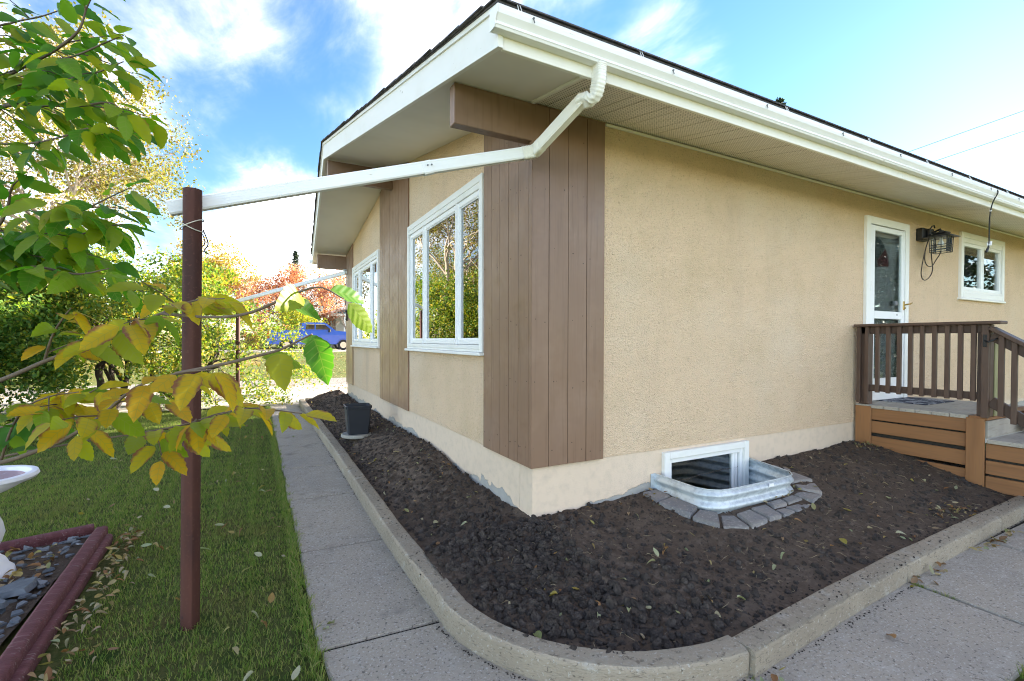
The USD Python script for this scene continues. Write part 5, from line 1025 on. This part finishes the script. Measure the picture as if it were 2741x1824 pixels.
kc = np.array([(x, y, .0) for x, y in kc] + [(x, y, .119) for x, y in [(-.81 + rng.normal() * .03, rng.uniform(-.3, 7)) for _ in range(120)] + [(x, -1.53 + .048 * x + rng.normal() * .03) for x in rng.uniform(.3, 5, 160)]]); n = len(kc)
instancer('kerb_crumbs', cl[4:], None, kc, rng.integers(0, 4, n), rquat(rng, n), rng.uniform(.0015, .0055, n), kind='stuff', label='crumbs of earth along the foot and top of the kerb', cat='soil crumbs')
st = []
for _ in range(520):
    x, y = rng.uniform(-.6, 4.6), rng.uniform(-1.35, -.02)
    if rng.random() < .2: x, y = rng.uniform(-.7, -.05), rng.uniform(-.3, 6)
    if not in_bed((x, y)): continue
    z = float(soil_z(np.array([x]), np.array([y]))[0]); a = rng.uniform(0, 6.28); ln = rng.uniform(.02, .11) * (1 if rng.random() < .3 else .6); b = rng.normal() * .9
    P = [(x, y, z + .006)]
    for i in range(4): a += b * .35 + rng.normal() * .25; P.append((P[-1][0] + math.cos(a) * ln / 4, P[-1][1] + math.sin(a) * ln / 4, float(soil_z(np.array([P[-1][0]]), np.array([P[-1][1]]))[0]) + .005 + rng.uniform(0, .008)))
    st.append(tube(P, [.0005, .0009, .001, .0008, .0004], 4, False))
obj('straw', cat(st), 'straw', kind='stuff', label='pale roots and bits of straw on the soil', cat='straw')
# litter
lv = [leaf(1.0, w, 20 + i, c, fo) for i, (w, c, fo) in enumerate(((.55, .30, .5), (.6, -.35, .45), (.5, .55, .7), (.62, .15, .25), (.42, .7, .9)))]
def lay(rng, x, y, z, size):
    a = rng.uniform(0, 6.28); tl = rng.normal(size=2) * .35; R = rotz(a); ax = np.array([[1, 0, 0], [0, math.cos(tl[0]), -math.sin(tl[0])], [0, math.sin(tl[0]), math.cos(tl[0])]]); ay = np.array([[math.cos(tl[1]), 0, math.sin(tl[1])], [0, 1, 0], [-math.sin(tl[1]), 0, math.cos(tl[1])]])
    return R @ ax @ ay, (x, y, z + .16 * size + .004), size, rng.integers(0, 5)
def litter(name, pts, smin, smax, zf, rng, **kw):
    P = []
    for x, y in pts:
        R, t, s, vi = lay(rng, x, y, zf(x, y), rng.uniform(smin, smax)); V, F = lv[vi]; P.append(((V * s) @ R.T + t, F))
    return obj(name, cat(P), 'litter', smooth=True, kind='stuff', **kw)
zl = lambda x, y: float(gz(x, y)) + .004
zb = lambda x, y: float(soil_z(np.array([x]), np.array([y]))[0]) + .004
pts = [(rng.uniform(-6.5, -1.55), rng.uniform(-.9, 8.8)) for _ in range(330)] ; pts = [p for p in pts if not (p[0] < -2.6 and -.8 < p[1] < 1.8)]
litter('lawn_litter', pts, .022, .052, zl, rng, label='small fallen leaves strewn over the lawn', cat='leaf litter')
pts = [(-2.60 + abs(rng.normal()) * .11, rng.uniform(.15, 1.7) if rng.random() < .8 else rng.uniform(-.5, .2)) for _ in range(200)]; litter('leaf_drift', pts, .028, .056, lambda x, y: zl(x, y) + rng.uniform(0, .025), rng, label='drift of dry leaves against the maroon timber', cat='leaf drift')
pts = [(-2.86 - abs(rng.normal()) * .16, rng.uniform(-.4, 1.45)) for _ in range(60)]; litter('leaf_drift', pts, .04, .08, lambda x, y: .05, rng, label='leaves lying among the slate chips', cat='leaf drift')
pts = [(-.70 + abs(rng.normal()) * .10, rng.uniform(0, 8.5)) for _ in range(90)] + [(-.07 - abs(rng.normal()) * .08, rng.uniform(.5, 8)) for _ in range(60)] + [(rng.uniform(-.6, 4.2), -rng.uniform(.05, 1.35)) for _ in range(90)] + [(rng.normal() * .12 + 3.2, -1.22 + rng.normal() * .06) for _ in range(60)] + [(4.15 + rng.normal() * .09, -.10 - abs(rng.normal()) * .1) for _ in range(50)] + [(1.1 + rng.normal() * .07, -.10 + rng.normal() * .05) for _ in range(26)] + [(2.1 + rng.normal() * .15, -.56) for _ in range(14)]
pts = [p for p in pts if in_bed(p) or (bed.contains(Point(p)))]; litter('bed_litter', pts, .018, .048, zb, rng, label='small yellow and brown leaves in the soil bed', cat='leaf litter')
pts = [(rng.uniform(-14, -.6), 13.9 + rng.normal() * .5) for _ in range(700)] + [(rng.uniform(-.9, 2), rng.uniform(12, 13.8)) for _ in range(130)] + [(rng.uniform(-14, 1), rng.uniform(9.2, 13.5)) for _ in range(110)]
litter('driveway_litter', pts, .05, .10, lambda x, y: float(gz(x, y)) + .004, rng, label='yellow leaves gathered along the far side of the driveway', cat='leaf litter')
pts = [(rng.uniform(-16, 3.5), rng.uniform(16.6, 29)) for _ in range(2600)]; litter('verge_litter', pts, .05, .11, lambda x, y: float(gz(x, y)) - .01, rng, label='yellow leaves scattered over the far lawn', cat='leaf litter')
pts = [(2.0 + rng.normal() * .14, -1.51 - abs(rng.normal()) * .04) for _ in range(14)] + [(3.1 + rng.normal() * .2, -1.52) for _ in range(26)] + [(.24 + rng.normal() * .07, -1.66 + rng.normal() * .05) for _ in range(9)]
litter('walk_litter', pts, .03, .065, lambda x, y: .004, rng, label='dry leaves lodged against the outside of the kerb', cat='leaf litter')
leaf_mat('litter_brown', [(0, (.27, .12, .05)), (1, (.38, .19, .08))], (.14, .06, .03), .5, .8, .15); leaf_mat('litter_pale', [(0, (.46, .42, .28)), (1, (.36, .40, .22))], (.40, .30, .16), .6, .9, .2)
KINDS = (('litter_gold', 'yellow'), ('litter_brown', 'curled brown'), ('litter_pale', 'pale grey green'))
PLACES = {'lawn': 'lawn', 'bed': 'dark soil', 'walk': 'walkway slabs'}
single = [('lawn', rng.uniform(-2.5, -1.55), rng.uniform(-.75, 2.6)) for _ in range(26)] + [('lawn', rng.uniform(-3.4, -1.6), rng.uniform(2.2, 5.5)) for _ in range(16)] + [('bed', rng.uniform(-.6, .8), rng.uniform(-1.3, -.5)) for _ in range(14)] + [('bed', rng.uniform(.8, 4), rng.uniform(-1.25, -.75)) for _ in range(12)] + [('bed', rng.uniform(-.65, -.15), rng.uniform(.2, 3)) for _ in range(10)] + [('walk', -1.40, -.36), ('walk', -1.37, -.33), ('walk', 2.35, -1.85), ('walk', 1.05, -1.75), ('walk', -1.2, 5.0)]
for w, x, y in single:
    if w == 'bed' and not in_bed((x, y)): continue
    if w == 'lawn' and math.hypot(x + 2.03, y - .08) < .08: continue
    z = zb(x, y) + .006 if w == 'bed' else (.002 if w == 'walk' else .012); R, t, s, vi = lay(rng, x, y, z, rng.uniform(.045, .075)); V, F = lv[vi]
    m_, kind_ = KINDS[rng.integers(0, 3)]; pl = PLACES[w]
    obj('fallen_leaf', (V * s, F), m_, smooth=True, xf=mat4(R, t), label=f'{kind_} fallen leaf lying by itself on the {pl}', cat='leaf', group=f'{kind_} leaves on the {pl}')

# ------------------------------------------------------------------ blue pickup and the neighbour's house
tk = thing('pickup_truck', label='bright blue pickup truck parked beyond the far lawn', cat='pickup truck')
TX, TY, TZ = -1.05, 32.2, .75
def side_poly(P, holes=()):
    p = Polygon(P)
    for h in holes: p = p.difference(h)
    return p
arches = [Point(1.15, .36).buffer(.46, 24), Point(4.75, .36).buffer(.46, 24)]
body = Polygon([(.0, .48), (.02, 1.36), (2.02, 1.36), (2.03, 1.38), (4.0, 1.38), (5.55, 1.25), (5.75, 1.05), (5.78, .42), (.0, .42)])
for a in arches: body = body.difference(a)
def T_y(m): return tf(on_y(m, TY), t=(TX, 0, TZ))
W_ = 1.9
side = cat([tf(T_y(prism(body, .06)), t=(0, 0, 0)), tf(T_y(prism(body, .06)), t=(0, W_ - .06, 0)), cb(TX + .05, TX + 2.0, TY + .06, TY + W_ - .06, TZ + .55, TZ + .62, 0), cb(TX + 2.0, TX + 5.7, TY + .055, TY + W_ - .055, TZ + .45, TZ + 1.30, .05), cb(TX + 1.96, TX + 2.02, TY + .05, TY + W_ - .05, TZ + .5, TZ + 1.36, 0)])
obj('body', side, 'truck_paint', tk)
cabp = Polygon([(2.03, 1.37), (2.10, 1.84), (2.22, 1.90), (3.45, 1.90), (3.62, 1.86), (4.25, 1.37)])
win = [Polygon([(2.32, 1.42), (2.36, 1.80), (2.88, 1.80), (2.88, 1.42)]), Polygon([(2.96, 1.42), (2.96, 1.80), (3.50, 1.80), (3.95, 1.42)])]
cs = cabp
for w in win: cs = cs.difference(w)
obj('cab', cat([T_y(prism(cs, .05)), tf(T_y(prism(cs, .05)), t=(0, W_ - .05, 0)), cb(TX + 2.2, TX + 3.55, TY + .05, TY + W_ - .05, TZ + 1.84, TZ + 1.90, .03)]), 'truck_paint', tk)
for w in win: obj('side_window', tf(T_y(prism(w, .012)), t=(0, .02, 0)), 'truck_glass', tk)
obj('rear_window', cb(TX + 2.10, TX + 2.115, TY + .1, TY + W_ - .1, TZ + 1.42, TZ + 1.8, 0), 'truck_glass', tk)
obj('tailgate', cb(TX - .01, TX + .06, TY + .10, TY + W_ - .10, TZ + .62, TZ + 1.34, .02), 'truck_paint', tk); obj('bumper', cb(TX - .10, TX + .1, TY + .02, TY + W_ - .02, TZ + .40, TZ + .56, .03), 'chrome', tk)
for yy in (TY - .012, TY + W_ - .14): obj('tail_light', cb(TX - .015, TX + .16, yy, yy + .15, TZ + .80, TZ + 1.28, .02), 'red_lens', tk)
for xx in (1.15, 4.75):
    for yy in (TY - .02, TY + W_ - .22):
        w = obj('wheel', tf(lathe([(.22, .0), (.33, .0), (.365, .03), (.37, .12), (.365, .21), (.33, .24), (.22, .24), (.22, 0)], 28), np.array([[1, 0, 0], [0, 0, -1], [0, 1, 0]]), (TX + xx, yy + .24, TZ + .37)), 'tyre', tk, smooth=40)
        obj('wheel_rim', tf(lathe([(0, .03), (.07, .02), (.2, .04), (.225, .02), (.225, .2), (0, .2)], 20), np.array([[1, 0, 0], [0, 0, -1], [0, 1, 0]]), (TX + xx, yy + .23, TZ + .37)), 'chrome', w, smooth=40)
obj('wing_mirror', cb(TX + 3.75, TX + 3.9, TY - .2, TY - .02, TZ + 1.25, TZ + 1.45, .03), 'truck_black', tk)
nh = thing('neighbour_house', label='neighbouring house with pink shingled roof and blue gable beyond the truck', cat='house')
HX, HY, HW, EZ, RZ = 4.15, 42.0, 9.0, 3.75, 5.65
obj('wall', cat([cb(HX + .6, HX + HW - .4, HY + 1.2, HY + 10, .6, EZ, 0)]), 'far_wall', nh)
gb = Polygon([(HX + .1, EZ + .08), (HX + HW - .1, EZ + .08), (HX + HW / 2, RZ - .03)]); obj('gable', on_y(prism(gb, .1), HY), 'far_blue', nh)
for sx in (0, 1):
    xa, xb = (HX - .25, HX + HW / 2) if sx == 0 else (HX + HW + .25, HX + HW / 2); V = np.array([(xa, HY - .3, EZ - .02), (xb, HY - .3, RZ), (xb, HY + 10.5, RZ), (xa, HY + 10.5, EZ - .02), (xa, HY - .3, EZ + .10), (xb, HY - .3, RZ + .12), (xb, HY + 10.5, RZ + .12), (xa, HY + 10.5, EZ + .10)])
    obj('roof', (V, np.array([[0, 1, 2], [0, 2, 3], [4, 6, 5], [4, 7, 6], [0, 4, 5], [0, 5, 1], [1, 5, 6], [1, 6, 2], [2, 6, 7], [2, 7, 3], [3, 7, 4], [3, 4, 0]])), 'far_roof', nh)
    obj('bargeboard', bar((xa, HY - .33, EZ + .0), (xb, HY - .33, RZ + .02), .04, .22), 'far_white', nh)
obj('beam', cb(HX, HX + HW, HY - .05, HY + .12, EZ - .15, EZ + .06, .01), 'far_white', nh)
for xx in (HX + 1.1, HX + 6): obj('porch_post', cb(xx, xx + .16, HY, HY + .16, .7, EZ - .15, .01), 'far_white', nh)
obj('chimney', cat([cb(HX + 1.55, HX + 2.15, HY + 2.0, HY + 2.6, 4.3, 6.65, .02), cb(HX + 1.5, HX + 2.2, HY + 1.95, HY + 2.65, 6.66, 6.74, .01), cb(HX + 1.75, HX + 1.95, HY + 2.2, HY + 2.4, 6.74, 6.9, .01)]), 'flue_grey', nh)
